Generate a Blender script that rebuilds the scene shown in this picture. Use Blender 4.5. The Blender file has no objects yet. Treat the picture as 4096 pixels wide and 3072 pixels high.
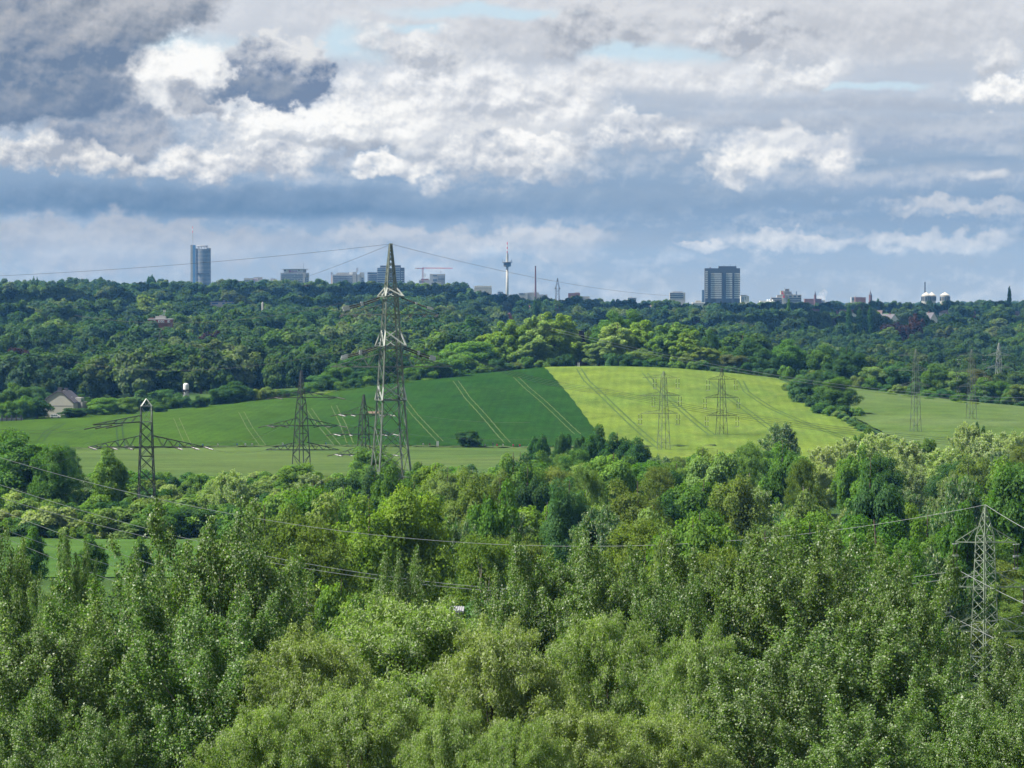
import bpy, math, random
import numpy as np
from mathutils import Vector, Matrix
C = bpy.context
scene = C.scene
COL = scene.collection
PI = math.pi
R = math.radians
# ------------------------------------------------------------------ camera
CZ = 75.0                      # eye height (valley floor is about 45 m lower)
F, CX, CY, HORIZON = 15000.0, 2048.0, 1536.0, 1185.0   # in pixels of the 4096 x 3072 photograph
PITCH = math.atan((CY - HORIZON) / F)
cam = bpy.data.cameras.new('camera')
cam.sensor_width = 36.0
cam.lens = F / 4096.0 * 36.0
cam.clip_start, cam.clip_end = 1.0, 40000.0
camo = bpy.data.objects.new('camera', cam)
COL.objects.link(camo)
camo.location = (0, 0, CZ)
camo.rotation_euler = (PI / 2 - PITCH, 0, 0)
scene.camera = camo
# ------------------------------------------------------------------ sun, exposure
SUN_EL, SUN_AZ = R(52), R(-98)         # to the left of the camera
sd = Vector((math.sin(SUN_AZ) * math.cos(SUN_EL), math.cos(SUN_AZ) * math.cos(SUN_EL), math.sin(SUN_EL)))
sun = bpy.data.lights.new('sun', 'SUN')
sun.energy = 5.0
sun.angle = R(0.5)
sun.color = (1.0, 0.97, 0.91)
suno = bpy.data.objects.new('sun', sun)
COL.objects.link(suno)
suno.rotation_euler = (-sd).to_track_quat('-Z', 'Y').to_euler()
suno.location = (-200, 100, 400)
vs = scene.view_settings
vs.view_transform = 'Standard'
vs.look = 'None'
vs.exposure = 1.3
vs.gamma = 1.0
vs.use_curve_mapping = False
cy = scene.cycles
cy.max_bounces = 6
cy.diffuse_bounces = 3
cy.glossy_bounces = 2
cy.transmission_bounces = 3
cy.transparent_max_bounces = 6
cy.volume_bounces = 0
cy.use_denoising = True
cy.denoiser = 'OPENIMAGEDENOISE'
cy.denoising_input_passes = 'RGB_ALBEDO_NORMAL'
cy.denoising_prefilter = 'ACCURATE'
cy.sample_clamp_indirect = 4.0
cy.caustics_reflective = False
cy.caustics_refractive = False

def lin(r, g, b):
    f = lambda c: (c / 255.0) / 12.92 if c <= 10 else (((c / 255.0) + 0.055) / 1.055) ** 2.4
    return (f(r), f(g), f(b), 1.0)

class NT:
    """small helper to write node graphs as expressions"""
    def __init__(self, tree):
        self.t = tree
    def node(self, typ, ins=None, **kw):
        n = self.t.nodes.new(typ)
        for k, v in kw.items():
            setattr(n, k, v)
        for k, v in (ins or {}).items():
            self.put(n.inputs[k], v)
        return n
    def put(self, sock, v):
        if isinstance(v, bpy.types.NodeSocket):
            self.t.links.new(v, sock)
        elif v is not None:
            sock.default_value = v
    def m(self, op, a, b=None, c=None, clamp=False):
        n = self.t.nodes.new('ShaderNodeMath')
        n.operation = op
        n.use_clamp = clamp
        for i, v in enumerate((a, b, c)):
            self.put(n.inputs[i], v)
        return n.outputs[0]
    def vm(self, op, a, b=None, c=None, out=0):
        n = self.t.nodes.new('ShaderNodeVectorMath')
        n.operation = op
        for i, v in enumerate((a, b, c)):
            self.put(n.inputs[i], v)
        return n.outputs[out]
    def scale(self, v, k):
        n = self.t.nodes.new('ShaderNodeVectorMath')
        n.operation = 'SCALE'
        self.put(n.inputs[0], v)
        self.put(n.inputs['Scale'], k)
        return n.outputs[0]
    def mix(self, f, a, b, mode='MIX'):
        n = self.t.nodes.new('ShaderNodeMix')
        n.data_type = 'RGBA'
        n.blend_type = mode
        self.put(n.inputs[0], f)
        self.put(n.inputs[6], a)
        self.put(n.inputs[7], b)
        return n.outputs[2]
    def rng(self, v, a, b, c=0.0, d=1.0, smooth=True):
        n = self.t.nodes.new('ShaderNodeMapRange')
        n.interpolation_type = 'SMOOTHSTEP' if smooth else 'LINEAR'
        self.put(n.inputs[0], v)
        for i, x in zip((1, 2, 3, 4), (a, b, c, d)):
            self.put(n.inputs[i], x)
        return n.outputs[0]
    def noise(self, vec, scale, detail=4.0, rough=0.55, dist=0.0, dims='3D'):
        n = self.t.nodes.new('ShaderNodeTexNoise')
        n.noise_dimensions = dims
        if vec is not None:
            self.t.links.new(vec, n.inputs['Vector'])
        n.inputs['Scale'].default_value = scale
        n.inputs['Detail'].default_value = detail
        n.inputs['Roughness'].default_value = rough
        n.inputs['Distortion'].default_value = dist
        return n
    def ramp(self, v, stops, interp='LINEAR'):
        n = self.t.nodes.new('ShaderNodeValToRGB')
        n.color_ramp.interpolation = interp
        e = n.color_ramp.elements
        while len(e) < len(stops):
            e.new(0.5)
        for el, (p, c) in zip(e, stops):
            el.position = p
            el.color = c
        self.put(n.inputs[0], v)
        return n.outputs[0]
# ------------------------------------------------------------------ sky
def build_sky():
    w = bpy.data.worlds.new('World')
    scene.world = w
    w.use_nodes = True
    t = w.node_tree
    t.nodes.clear()
    q = NT(t)
    STR = 0.1 * 2 ** vs.exposure      # cloud colours below are written as they appear
    BG = 0.1
    sk = q.node('ShaderNodeTexSky', sky_type='NISHITA', sun_disc=False)
    sk.sun_elevation = SUN_EL
    sk.sun_rotation = SUN_AZ
    sk.altitude = 100
    sk.air_density, sk.dust_density, sk.ozone_density = 1.0, 1.5, 1.0
    def col(c, k=1.0):
        l = lin(*c)
        return (l[0] / STR * k, l[1] / STR * k, l[2] / STR * k, 1.0)
    d = q.node('ShaderNodeTexCoord').outputs['Generated']
    d = q.vm('NORMALIZE', d)
    xyz = q.node('ShaderNodeSeparateXYZ', {0: d})
    x, y, z = xyz.outputs[0], xyz.outputs[1], xyz.outputs[2]
    az = q.m('MULTIPLY', q.m('ARCTAN2', x, y), 180 / PI)     # degrees, 0 ahead, positive to the right
    el = q.m('MULTIPLY', q.m('ARCSINE', z), 180 / PI)
    P = q.node('ShaderNodeCombineXYZ', {0: az, 1: el}).outputs[0]
    ds = q.vm('MULTIPLY', d, (1.0, 1.0, 1.2))               # clouds are wider than tall
    # big soft lumps, billows and fine curls
    n1 = q.noise(ds, 40.0, 3.0, 0.5)
    n2 = q.noise(ds, 115.0, 7.0, 0.55, 0.0)
    n3 = q.noise(q.vm('ADD', ds, (7.3, 1.1, 0.4)), 300.0, 6.0, 0.6)
    w1 = q.vm('MULTIPLY', q.vm('SUBTRACT', n1.outputs['Color'], (.5, .5, .5)), (2.0, 1.1, 0))
    w2 = q.vm('MULTIPLY', q.vm('SUBTRACT', n2.outputs['Color'], (.5, .5, .5)), (1.25, 1.0, 0))
    w3 = q.vm('MULTIPLY', q.vm('SUBTRACT', n3.outputs['Color'], (.5, .5, .5)), (0.34, 0.30, 0))
    Pc = q.vm('ADD', q.vm('ADD', P, w1), q.vm('ADD', w2, w3))        # strongly billowed
    Ps = q.vm('ADD', q.vm('ADD', P, q.vm('MULTIPLY', w1, (1.4, 0.35, 0))), q.vm('MULTIPLY', w2, (0.7, 0.22, 0)))   # flat layers
    Pd = q.vm('ADD', P, q.vm('ADD', q.vm('MULTIPLY', w2, (0.85, 0.8, 0)), w3))     # billowed but kept in place
    # relief: density here minus density a little towards the sun gives the lit and the shaded side of each billow
    off = (-0.0011, 0.0, 0.0030)
    r2 = q.noise(q.vm('ADD', ds, off), 115.0, 7.0, 0.55, 0.0)
    rel = q.m('SUBTRACT', n2.outputs[0], r2.outputs[0])
    r1 = q.noise(q.vm('ADD', ds, (-0.003, 0, 0.008)), 40.0, 3.0, 0.5)
    rel1 = q.m('SUBTRACT', n1.outputs[0], r1.outputs[0])
    r3 = q.noise(q.vm('ADD', q.vm('ADD', ds, (7.3, 1.1, 0.4)), (-0.0005, 0, 0.0012)), 300.0, 6.0, 0.6)
    rel3 = q.m('SUBTRACT', n3.outputs[0], r3.outputs[0])
    relief = q.m('ADD', q.m('ADD', q.m('MULTIPLY', rel, 2.6), q.m('MULTIPLY', rel3, 1.1)), q.m('MULTIPLY', rel1, 1.6))
    streak = q.noise(q.vm('MULTIPLY', d, (1.0, 1.0, 7.0)), 20.0, 4.0, 0.5)
    # base: the layered grey-blue overcast
    ev = q.m('ADD', el, q.m('MULTIPLY', q.m('SUBTRACT', streak.outputs[0], 0.5), 1.6))
    base = q.ramp(q.rng(ev, 0.0, 10.0, 0, 1, False), [
        (0.00, col((156, 167, 181))), (0.07, col((144, 160, 181))), (0.13, col((132, 155, 183))), (0.19, col((142, 164, 190))),
        (0.28, col((176, 188, 204))), (0.42, col((208, 214, 223))), (0.60, col((196, 202, 214))), (1.0, col((178, 186, 202)))])
    base = q.mix(q.m('MULTIPLY', q.m('ADD', q.m('MULTIPLY', relief, 0.35), q.m('SUBTRACT', streak.outputs[0], 0.48)), 0.9, clamp=True), base, col((236, 238, 242)))
    # gaps of blue between clouds, everywhere above the horizon band
    gap = q.rng(q.m('ADD', n1.outputs[0], q.m('MULTIPLY', streak.outputs[0], 0.6)), 0.62, 0.50, 0, 1)
    gap = q.m('MULTIPLY', gap, q.rng(el, 4.6, 9.0))
    cur = q.mix(gap, base, q.scale(sk.outputs[0], 0.8))
    BLUE = (200, 224, 238)
    def blob(X, Y, rx, ry, dark, lit, soft=0.35, amt=1.0, kq=0.45, kr=1.0, flat=False, mid=0.5, keep=False):
        nonlocal cur
        if not flat: soft *= 0.72
        def grey(c):
            m_ = (c[0] + c[1] + c[2]) / 3
            f_ = 0.38 if c[2] - c[0] < 44 else 0.15
            return tuple(v + (m_ - v) * f_ for v in c)
        if dark != lit: dark, lit = grey(dark), grey(lit)
        k = 15.56 / 2212
        a0, e0, ra, re = (X - 1106) * k, (640 - Y) * k, rx * k, ry * k
        qv = q.vm('MULTIPLY_ADD', Ps if flat else (Pd if keep else Pc), (1 / ra, 1 / re, 0), (-a0 / ra, -e0 / re, 0))
        r = q.vm('LENGTH', qv, out=1)
        a = q.rng(r, 1.0 + soft, max(0.05, 1.0 - soft), 0, amt)
        qy = q.node('ShaderNodeSeparateXYZ', {0: qv}).outputs[1]
        tt = q.m('MULTIPLY_ADD', qy, kq, q.m('MULTIPLY_ADD', relief, kr, mid), clamp=True)
        cur = q.mix(a, cur, q.mix(tt, col(dark), col(lit)))
    def gapblob(X, Y, rx, ry, soft=0.6, amt=0.85, c=BLUE):
        blob(X, Y, rx, ry, c, c, soft, amt, 0, 0, True)
    for b in CLOUDS:
        if b[0] == 'g':
            gapblob(*b[1:])
        else:
            blob(*b[1:-1], **b[-1])
    # below the horizon: plain pale ground haze
    cur = q.mix(q.rng(el, -0.6, -2.5), cur, col((120, 135, 120), 0.5))
    bg = q.node('ShaderNodeBackground', {0: cur, 1: BG})
    out = q.node('ShaderNodeOutputWorld', {0: bg.outputs[0]})
    w.cycles.sampling_method = 'MANUAL'
    w.cycles.sample_map_resolution = 1024
WH, WS = (252, 252, 250), (196, 204, 216)
CLOUDS = [
    ('c', 1500, 50, 900, 90, (190, 196, 207), (216, 219, 225), dict(soft=0.6, amt=0.85, flat=True)),
    ('g', 400, 108, 110, 34), ('g', 770, 92, 75, 36), ('g', 1080, 24, 180, 14), ('g', 1400, 118, 150, 20), ('g', 1850, 190, 90, 8), ('g', 950, 55, 60, 10),
    # white cumulus banks, greyer between
    ('c', 1000, 215, 340, 80, (186, 195, 210), (246, 247, 248), dict(soft=0.45, mid=0.55)),
    ('c', 390, 175, 165, 78, (205, 212, 222), WH, dict(soft=0.3, mid=0.72, keep=True)),
    ('c', 690, 262, 240, 60, (186, 196, 211), WH, dict(soft=0.4, mid=0.58)),
    ('c', 1090, 320, 210, 62, (172, 185, 205), (250, 250, 249), dict(soft=0.45, mid=0.45)),
    ('c', 110, 335, 280, 52, (160, 172, 192), (242, 242, 240), dict(soft=0.4, mid=0.45)),
    ('c', 540, 345, 190, 40, (168, 180, 200), (248, 248, 247), dict(soft=0.45, mid=0.42)),
    ('c', 850, 352, 90, 28, (180, 192, 210), WH, dict(soft=0.4, mid=0.55)),
    ('c', 1420, 172, 340, 34, (200, 206, 216), (244, 245, 247), dict(soft=0.6, amt=0.8, flat=True)),
    ('c', 1400, 302, 150, 38, (170, 184, 206), (248, 249, 249), dict(soft=0.5, mid=0.48)),
    ('c', 1690, 318, 115, 46, (184, 197, 216), WH, dict(soft=0.35, mid=0.62, keep=True)),
    ('c', 1600, 364, 85, 32, (178, 192, 212), WH, dict(soft=0.4, mid=0.55, keep=True)),
    ('c', 1790, 330, 62, 44, (176, 190, 212), (250, 250, 250), dict(soft=0.45, keep=True)),
    ('c', 2180, 200, 80, 30, (200, 208, 220), WH, dict(soft=0.5, mid=0.6, keep=True)),
    ('c', 2150, 120, 70, 36, (186, 194, 207), (228, 231, 236), dict(soft=0.6)),
    ('c', 1600, 60, 95, 50, (168, 177, 193), (232, 234, 238), dict(soft=0.5)),
    ('c', 1280, 62, 130, 66, (164, 173, 189), (214, 217, 223), dict(soft=0.45)),
    ('c', 930, 100, 120, 44, (178, 187, 202), (236, 238, 240), dict(soft=0.5)),
    ('c', 1740, 150, 90, 34, (188, 197, 210), (240, 242, 244), dict(soft=0.55)),
    # flat darker bases
    ('c', 420, 436, 720, 34, (92, 122, 158), (120, 146, 178), dict(soft=0.45, amt=0.95, flat=True, kr=0.5)),
    ('c', 1250, 432, 460, 28, (118, 146, 180), (144, 166, 192), dict(soft=0.6, amt=0.75, flat=True, kr=0.5)),
    ('c', 1650, 268, 460, 14, (160, 175, 199), (182, 194, 212), dict(soft=0.7, amt=0.6, flat=True)),
    ('c', 1850, 226, 300, 14, (166, 180, 202), (186, 197, 214), dict(soft=0.7, amt=0.6, flat=True)),
    ('c', 1950, 300, 330, 20, (152, 170, 198), (184, 196, 214), dict(soft=0.7, amt=0.6, flat=True)),
    ('c', 1950, 385, 330, 22, (158, 176, 203), (188, 200, 218), dict(soft=0.7, amt=0.5, flat=True)),
    # grey clouds in front
    ('c', 730, 305, 90, 24, (150, 162, 182), (186, 195, 208), dict(soft=0.6, amt=0.75)),
    ('c', 950, 275, 120, 24, (176, 187, 204), (206, 212, 221), dict(soft=0.7, amt=0.6)),
    ('c', 1180, 262, 130, 18, (182, 192, 207), (214, 219, 227), dict(soft=0.7, amt=0.7)),
    ('c', 900, 318, 70, 18, (170, 182, 201), (204, 211, 221), dict(soft=0.7, amt=0.7)),
    ('c', 560, 300, 110, 16, (172, 184, 202), (206, 212, 221), dict(soft=0.7, amt=0.65)),
    ('c', 250, 282, 140, 34, (126, 143, 170), (172, 181, 197), dict(soft=0.45)),
    ('c', 430, 228, 60, 36, (150, 162, 184), (200, 205, 213), dict(soft=0.5)),
    ('c', 70, 200, 230, 66, (102, 123, 154), (146, 158, 178), dict(soft=0.3, mid=0.4, kr=0.6, keep=True)),
    ('c', 70, 80, 250, 130, (106, 126, 155), (170, 175, 186), dict(soft=0.25, mid=0.42, kr=0.8, keep=True)),
    ('c', 290, 10, 190, 78, (120, 137, 163), (184, 188, 197), dict(soft=0.3, kr=0.8, keep=True)),
    ('c', 608, 150, 122, 84, (112, 130, 160), (226, 228, 230), dict(soft=0.16, mid=0.32, kq=0.85, kr=0.7, keep=True)),
    ('c', 560, 196, 110, 28, (112, 131, 161), (140, 155, 178), dict(soft=0.35, mid=0.3, keep=True)),
    # low band near the horizon, seen through the haze
    ('c', 250, 545, 450, 50, (156, 166, 185), (178, 184, 196), dict(soft=0.5, amt=0.85)),
    ('c', 900, 520, 200, 36, (158, 170, 190), (188, 194, 205), dict(soft=0.45, amt=0.85)),
    ('c', 1180, 520, 140, 38, (162, 175, 195), (200, 205, 214), dict(soft=0.4, amt=0.85, keep=True)),
    ('c', 1520, 530, 58, 16, (172, 187, 208), (212, 217, 225), dict(soft=0.5, amt=0.85, keep=True)),
    ('c', 1720, 522, 120, 24, (172, 187, 208), (216, 221, 228), dict(soft=0.5, amt=0.85, keep=True)),
    ('c', 2020, 522, 170, 22, (172, 187, 208), (208, 214, 223), dict(soft=0.55, amt=0.8, keep=True)),
    ('c', 2080, 445, 150, 16, (174, 186, 204), (206, 212, 221), dict(soft=0.7, amt=0.7, keep=True)),
    ('c', 2150, 386, 44, 9, (190, 200, 213), (230, 234, 238), dict(soft=0.7, amt=0.8, flat=True)),
]
build_sky()
# ------------------------------------------------------------------ helpers
def H(x, y):
    """ground height (absolute z)"""
    x = np.asarray(x, float); y = np.asarray(y, float)
    base = np.interp(y, [-400, 0, 40, 100, 180, 300, 430, 1600], [-2.4, -2.4, -9.0, -21, -31, -39, -45, -45])
    px = 2048 + F * x / np.maximum(y, 400)
    T = np.interp(px, [-3000, 300, 1900, 2600, 3500, 8000], [2, 0, -8, -20, -19, -14])
    t = np.clip((y - 1600) / 2600, 0, 1)
    far = (T + 45) * (0.75 * t + 0.25 * t * t * (3 - 2 * t))
    fall = -12 * np.clip((y - 4200) / 900, 0, 1)
    A = np.interp(x, [-230, -190, -135, -77, -20, 15, 40, 65, 90, 115, 140, 175, 205, 260],
                  [0, 0.4, 3.5, 8.2, 14.0, 16.3, 16.6, 16.0, 14.2, 11.6, 9.2, 5.5, 2.6, 0])
    s = np.clip((y - 1085) / 420, 0, 1)
    up = 0.55 * s + 0.45 * s * s * (3 - 2 * s)
    dn = np.clip((y - 1530) / 260, 0, 1)
    bump = A * up * (1 - dn * dn * (3 - 2 * dn))
    und = 0.35 * np.sin(x * 0.045 + 1.0) * np.sin(y * 0.021) * np.clip((y - 500) / 300, 0, 1)
    return CZ + base + np.where(y > 1600, far, 0) + np.where(y > 4200, fall, 0) + bump + und

def h1(x, y):
    return float(H(x, y))

SP, CP = math.sin(PITCH), math.cos(PITCH)
def at(px, py, D):
    """the point of the vertical plane y = D that stands at pixel (px, py) of the photograph"""
    u, v = (px - CX) / F, (CY - py) / F
    dy = CP + v * SP
    dz = -SP + v * CP
    k = D / dy
    return Vector((u * k, D, CZ + dz * k))

def pix(p):
    x, y, z = p[0], p[1], p[2] - CZ
    dep = y * CP - z * SP
    return CX + F * x / dep, CY - F * (y * SP + z * CP) / dep

def dist_at(px, py, lo=200, hi=6000):
    """distance at which the ground shows at that pixel (nearest)"""
    D = lo
    while D < hi:
        p = at(px, py, D)
        if p.z <= h1(p.x, p.y):
            return D
        D += 4
    return hi

def tag(o, label=None, cat=None, group=None, kind=None):
    if label: o['label'] = label
    if cat: o['category'] = cat
    if group: o['group'] = group
    if kind: o['kind'] = kind
    return o

def empty(name, loc, label, cat, group=None, rz=0.0):
    o = bpy.data.objects.new(name, None)
    o.empty_display_size = 1.0
    o.location = loc
    o.rotation_euler = (0, 0, rz)
    COL.objects.link(o)
    return tag(o, label, cat, group)

class MB:
    """collects prisms, boxes and tubes; build() links them as one mesh object"""
    def __init__(self):
        self.v, self.f = [], []
    def add(self, vs, fs):
        k = len(self.v)
        self.v += [tuple(p) for p in vs]
        self.f += [tuple(i + k for i in f) for f in fs]
        return self
    def box(self, x0, x1, y0, y1, z0, z1):
        return self.add([(x0, y0, z0), (x1, y0, z0), (x1, y1, z0), (x0, y1, z0), (x0, y0, z1), (x1, y0, z1), (x1, y1, z1), (x0, y1, z1)],
                        [(0, 3, 2, 1), (4, 5, 6, 7), (0, 1, 5, 4), (1, 2, 6, 5), (2, 3, 7, 6), (3, 0, 4, 7)])
    def beam(self, p, q, w, w2=None):
        p, q = Vector(p), Vector(q)
        d = (q - p)
        if d.length < 1e-6: return self
        d.normalize()
        a = d.cross(Vector((0, 0, 1)))
        if a.length < 0.05: a = Vector((1, 0, 0))
        a.normalize()
        b = d.cross(a).normalized()
        w2 = w if w2 is None else w2
        vs = [c + (a * sx + b * sy) * ww / 2 for c, ww in ((p, w), (q, w2)) for sx, sy in ((-1, -1), (1, -1), (1, 1), (-1, 1))]
        return self.add(vs, [(0, 3, 2, 1), (4, 5, 6, 7), (0, 1, 5, 4), (1, 2, 6, 5), (2, 3, 7, 6), (3, 0, 4, 7)])
    def tube(self, pts, r, n=5, cap=True):
        """r: one radius or one per point"""
        pts = [Vector(p) for p in pts]
        rs = r if hasattr(r, '__len__') else [r] * len(pts)
        k = len(self.v)
        for i, p in enumerate(pts):
            d = (pts[min(i + 1, len(pts) - 1)] - pts[max(i - 1, 0)]).normalized()
            a = d.cross(Vector((0, 0, 1)))
            if a.length < 0.05: a = Vector((1, 0, 0))
            a.normalize(); b = d.cross(a)
            for j in range(n):
                t = 2 * PI * j / n
                self.v.append(tuple(p + (a * math.cos(t) + b * math.sin(t)) * rs[i]))
        for i in range(len(pts) - 1):
            for j in range(n):
                self.f.append((k + i * n + j, k + i * n + (j + 1) % n, k + (i + 1) * n + (j + 1) % n, k + (i + 1) * n + j))
        if cap:
            self.f.append(tuple(k + j for j in range(n))[::-1])
            self.f.append(tuple(k + (len(pts) - 1) * n + j for j in range(n)))
        return self
    def lathe(self, prof, n=12, c=(0, 0)):
        """prof: list of (radius, z)"""
        k = len(self.v)
        for r, z in prof:
            for j in range(n):
                t = 2 * PI * j / n
                self.v.append((c[0] + r * math.cos(t), c[1] + r * math.sin(t), z))
        for i in range(len(prof) - 1):
            for j in range(n):
                self.f.append((k + i * n + j, k + i * n + (j + 1) % n, k + (i + 1) * n + (j + 1) % n, k + (i + 1) * n + j))
        self.f.append(tuple(k + j for j in range(n))[::-1])
        self.f.append(tuple(k + (len(prof) - 1) * n + j for j in range(n)))
        return self
    def prism(self, poly, y0, y1):
        """poly in x, z; extruded along y"""
        n = len(poly)
        vs = [(x, y0, z) for x, z in poly] + [(x, y1, z) for x, z in poly]
        fs = [tuple(range(n)), tuple(range(2 * n - 1, n - 1, -1))]
        fs += [(i, i + n, (i + 1) % n + n, (i + 1) % n) for i in range(n)]
        return self.add(vs, fs)
    def build(self, name, m, parent=None, smooth=False):
        me = bpy.data.meshes.new(name)
        me.from_pydata(self.v, [], self.f)
        me.materials.append(m)
        if smooth:
            me.polygons.foreach_set('use_smooth', [True] * len(me.polygons))
        me.update()
        return link(name, me, parent)

def link(name, me, parent=None):
    o = bpy.data.objects.new(name, me)
    COL.objects.link(o)
    if parent is not None: o.parent = parent
    return o

def quads_mesh(name, V, nq, m):
    """V: (4*nq, 3) array; one separate quad per four vertices"""
    me = bpy.data.meshes.new(name)
    me.vertices.add(len(V)); me.vertices.foreach_set('co', np.ascontiguousarray(V, np.float32).ravel())
    me.loops.add(4 * nq); me.loops.foreach_set('vertex_index', np.arange(4 * nq, dtype=np.int32))
    me.polygons.add(nq); me.polygons.foreach_set('loop_start', np.arange(0, 4 * nq, 4, dtype=np.int32))
    me.materials.append(m)
    me.update(calc_edges=True)
    return me

def grid_mesh(name, X, Y, Z, m):
    r, c = X.shape
    V = np.stack([X, Y, Z], -1).reshape(-1, 3)
    i = np.arange(r * c).reshape(r, c)
    q = np.stack([i[:-1, :-1], i[:-1, 1:], i[1:, 1:], i[1:, :-1]], -1).reshape(-1, 4)
    me = bpy.data.meshes.new(name)
    me.vertices.add(len(V)); me.vertices.foreach_set('co', V.astype(np.float32).ravel())
    me.loops.add(q.size); me.loops.foreach_set('vertex_index', q.astype(np.int32).ravel())
    me.polygons.add(len(q)); me.polygons.foreach_set('loop_start', np.arange(0, q.size, 4, dtype=np.int32))
    me.polygons.foreach_set('use_smooth', np.ones(len(q), bool))
    me.materials.append(m)
    me.update(calc_edges=True)
    return me
# ------------------------------------------------------------------ materials
def new_mat(name):
    m = bpy.data.materials.new(name)
    m.use_nodes = True
    m.node_tree.nodes.clear()
    return m, NT(m.node_tree)

def plain(name, c, rough=0.6, metal=0.0, var=0.15, scale=0.8, spec=0.4):
    """painted, concrete or steel surface with blotchy wear"""
    m, q = new_mat(name)
    tc = q.node('ShaderNodeTexCoord').outputs['Object']
    n = q.noise(tc, scale, 6.0, 0.6)
    k = q.rng(n.outputs[0], 0.3, 0.7, 1 - var, 1 + var, False)
    rgb = q.node('ShaderNodeRGB')
    rgb.outputs[0].default_value = (c[0], c[1], c[2], 1)
    cc = q.scale(rgb.outputs[0], k)
    b = q.node('ShaderNodeBsdfPrincipled', {'Base Color': cc, 'Roughness': rough, 'Metallic': metal, 'Specular IOR Level': spec})
    q.node('ShaderNodeOutputMaterial', {0: b.outputs[0]})
    return m

def leaf_mat(name, rough=0.42, spec=0.5, trans=0.35, var=0.35, pale=0.0):
    m, q = new_mat(name)
    oi = q.node('ShaderNodeObjectInfo')
    at_ = q.node('ShaderNodeAttribute', attribute_name='tint', attribute_type='INSTANCER')
    has = q.m('GREATER_THAN', at_.outputs['Fac'], 0.0001)
    c = q.mix(has, oi.outputs['Color'], at_.outputs['Color'])
    geo = q.node('ShaderNodeNewGeometry')
    rnd = geo.outputs['Random Per Island']
    tc = q.node('ShaderNodeTexCoord').outputs['Object']
    n = q.noise(tc, 0.55, 3.0, 0.5)
    k = q.m('MULTIPLY_ADD', rnd, 2 * var, 1 - var)
    k = q.m('MULTIPLY', k, q.rng(n.outputs[0], 0.3, 0.7, 0.8, 1.2, False))
    hs = q.node('ShaderNodeHueSaturation', {'Hue': q.m('MULTIPLY_ADD', n.outputs[0], -0.05, 0.525), 'Saturation': 1.0, 'Value': k, 'Color': c})
    base = hs.outputs[0]
    if pale:                                   # some leaves paler: undersides turned up, and glints painted into the colour
        und = q.mix(0.6, base, (0.34, 0.37, 0.27, 1))
        base = q.mix(q.m('GREATER_THAN', q.m('FRACT', q.m('MULTIPLY', rnd, 17.31)), 1 - pale), base, und)
    b = q.node('ShaderNodeBsdfPrincipled', {'Base Color': base, 'Roughness': rough, 'Specular IOR Level': spec})
    tr = q.node('ShaderNodeBsdfTranslucent', {'Color': q.mix(1.0, base, (1.3, 1.5, 0.5, 1), 'MULTIPLY')})
    mx = q.node('ShaderNodeMixShader', {0: trans, 1: b.outputs[0], 2: tr.outputs[0]})
    q.node('ShaderNodeOutputMaterial', {0: mx.outputs[0]})
    return m

def crop_mat(name, c1, c2, c3, rows=0.0, ripen=None):
    """a field of grain or grass: patches, fine streaks along the drill rows, ears catching light"""
    m, q = new_mat(name)
    tc = q.node('ShaderNodeTexCoord').outputs['Object']
    rot = q.node('ShaderNodeMapping', {0: tc})
    rot.inputs['Rotation'].default_value = (0, 0, R(rows))
    v = rot.outputs[0]
    big = q.noise(v, 0.018, 4.0, 0.55)
    med = q.noise(q.vm('MULTIPLY', v, (1.0, 0.25, 1.0)), 0.22, 5.0, 0.6)
    fine = q.noise(q.vm('MULTIPLY', v, (1.0, 0.35, 1.0)), 1.9, 5.0, 0.7)
    c = q.mix(q.rng(big.outputs[0], 0.35, 0.65), c1, c2)
    if ripen:                                   # the stand is thinner and paler towards one end
        x0, x1, cp = ripen
        wx = q.node('ShaderNodeSeparateXYZ', {0: tc}).outputs[0]
        f = q.rng(q.m('ADD', wx, q.m('MULTIPLY', q.m('SUBTRACT', big.outputs[0], 0.5), 90.0)), x0, x1)
        c = q.mix(f, c, cp)
    c = q.mix(q.m('MULTIPLY', q.rng(med.outputs[0], 0.48, 0.72), 0.55), c, c3)
    blot = q.noise(q.vm('MULTIPLY', v, (1.0, 0.35, 1.0)), 0.11, 5.0, 0.7)
    sx = q.node('ShaderNodeSeparateXYZ', {0: v}).outputs[0]
    drill = q.m('SINE', q.m('ADD', q.m('MULTIPLY', sx, 2 * PI / 3.0), q.m('MULTIPLY', med.outputs[0], 1.5)))
    c = q.scale(c, q.m('MULTIPLY', q.rng(blot.outputs[0], 0.32, 0.68, 0.76, 1.24, False), q.m('MULTIPLY_ADD', drill, 0.05, 1.0)))
    k = q.rng(fine.outputs[0], 0.25, 0.75, 0.62, 1.38, False)
    sc = q.scale(c, k)
    bp = q.node('ShaderNodeBump', {'Strength': 0.6, 'Distance': 0.5, 'Height': fine.outputs[0]})
    b = q.node('ShaderNodeBsdfPrincipled', {'Base Color': sc, 'Roughness': 0.9, 'Specular IOR Level': 0.03, 'Normal': bp.outputs[0]})
    q.node('ShaderNodeOutputMaterial', {0: b.outputs[0]})
    return m

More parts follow.
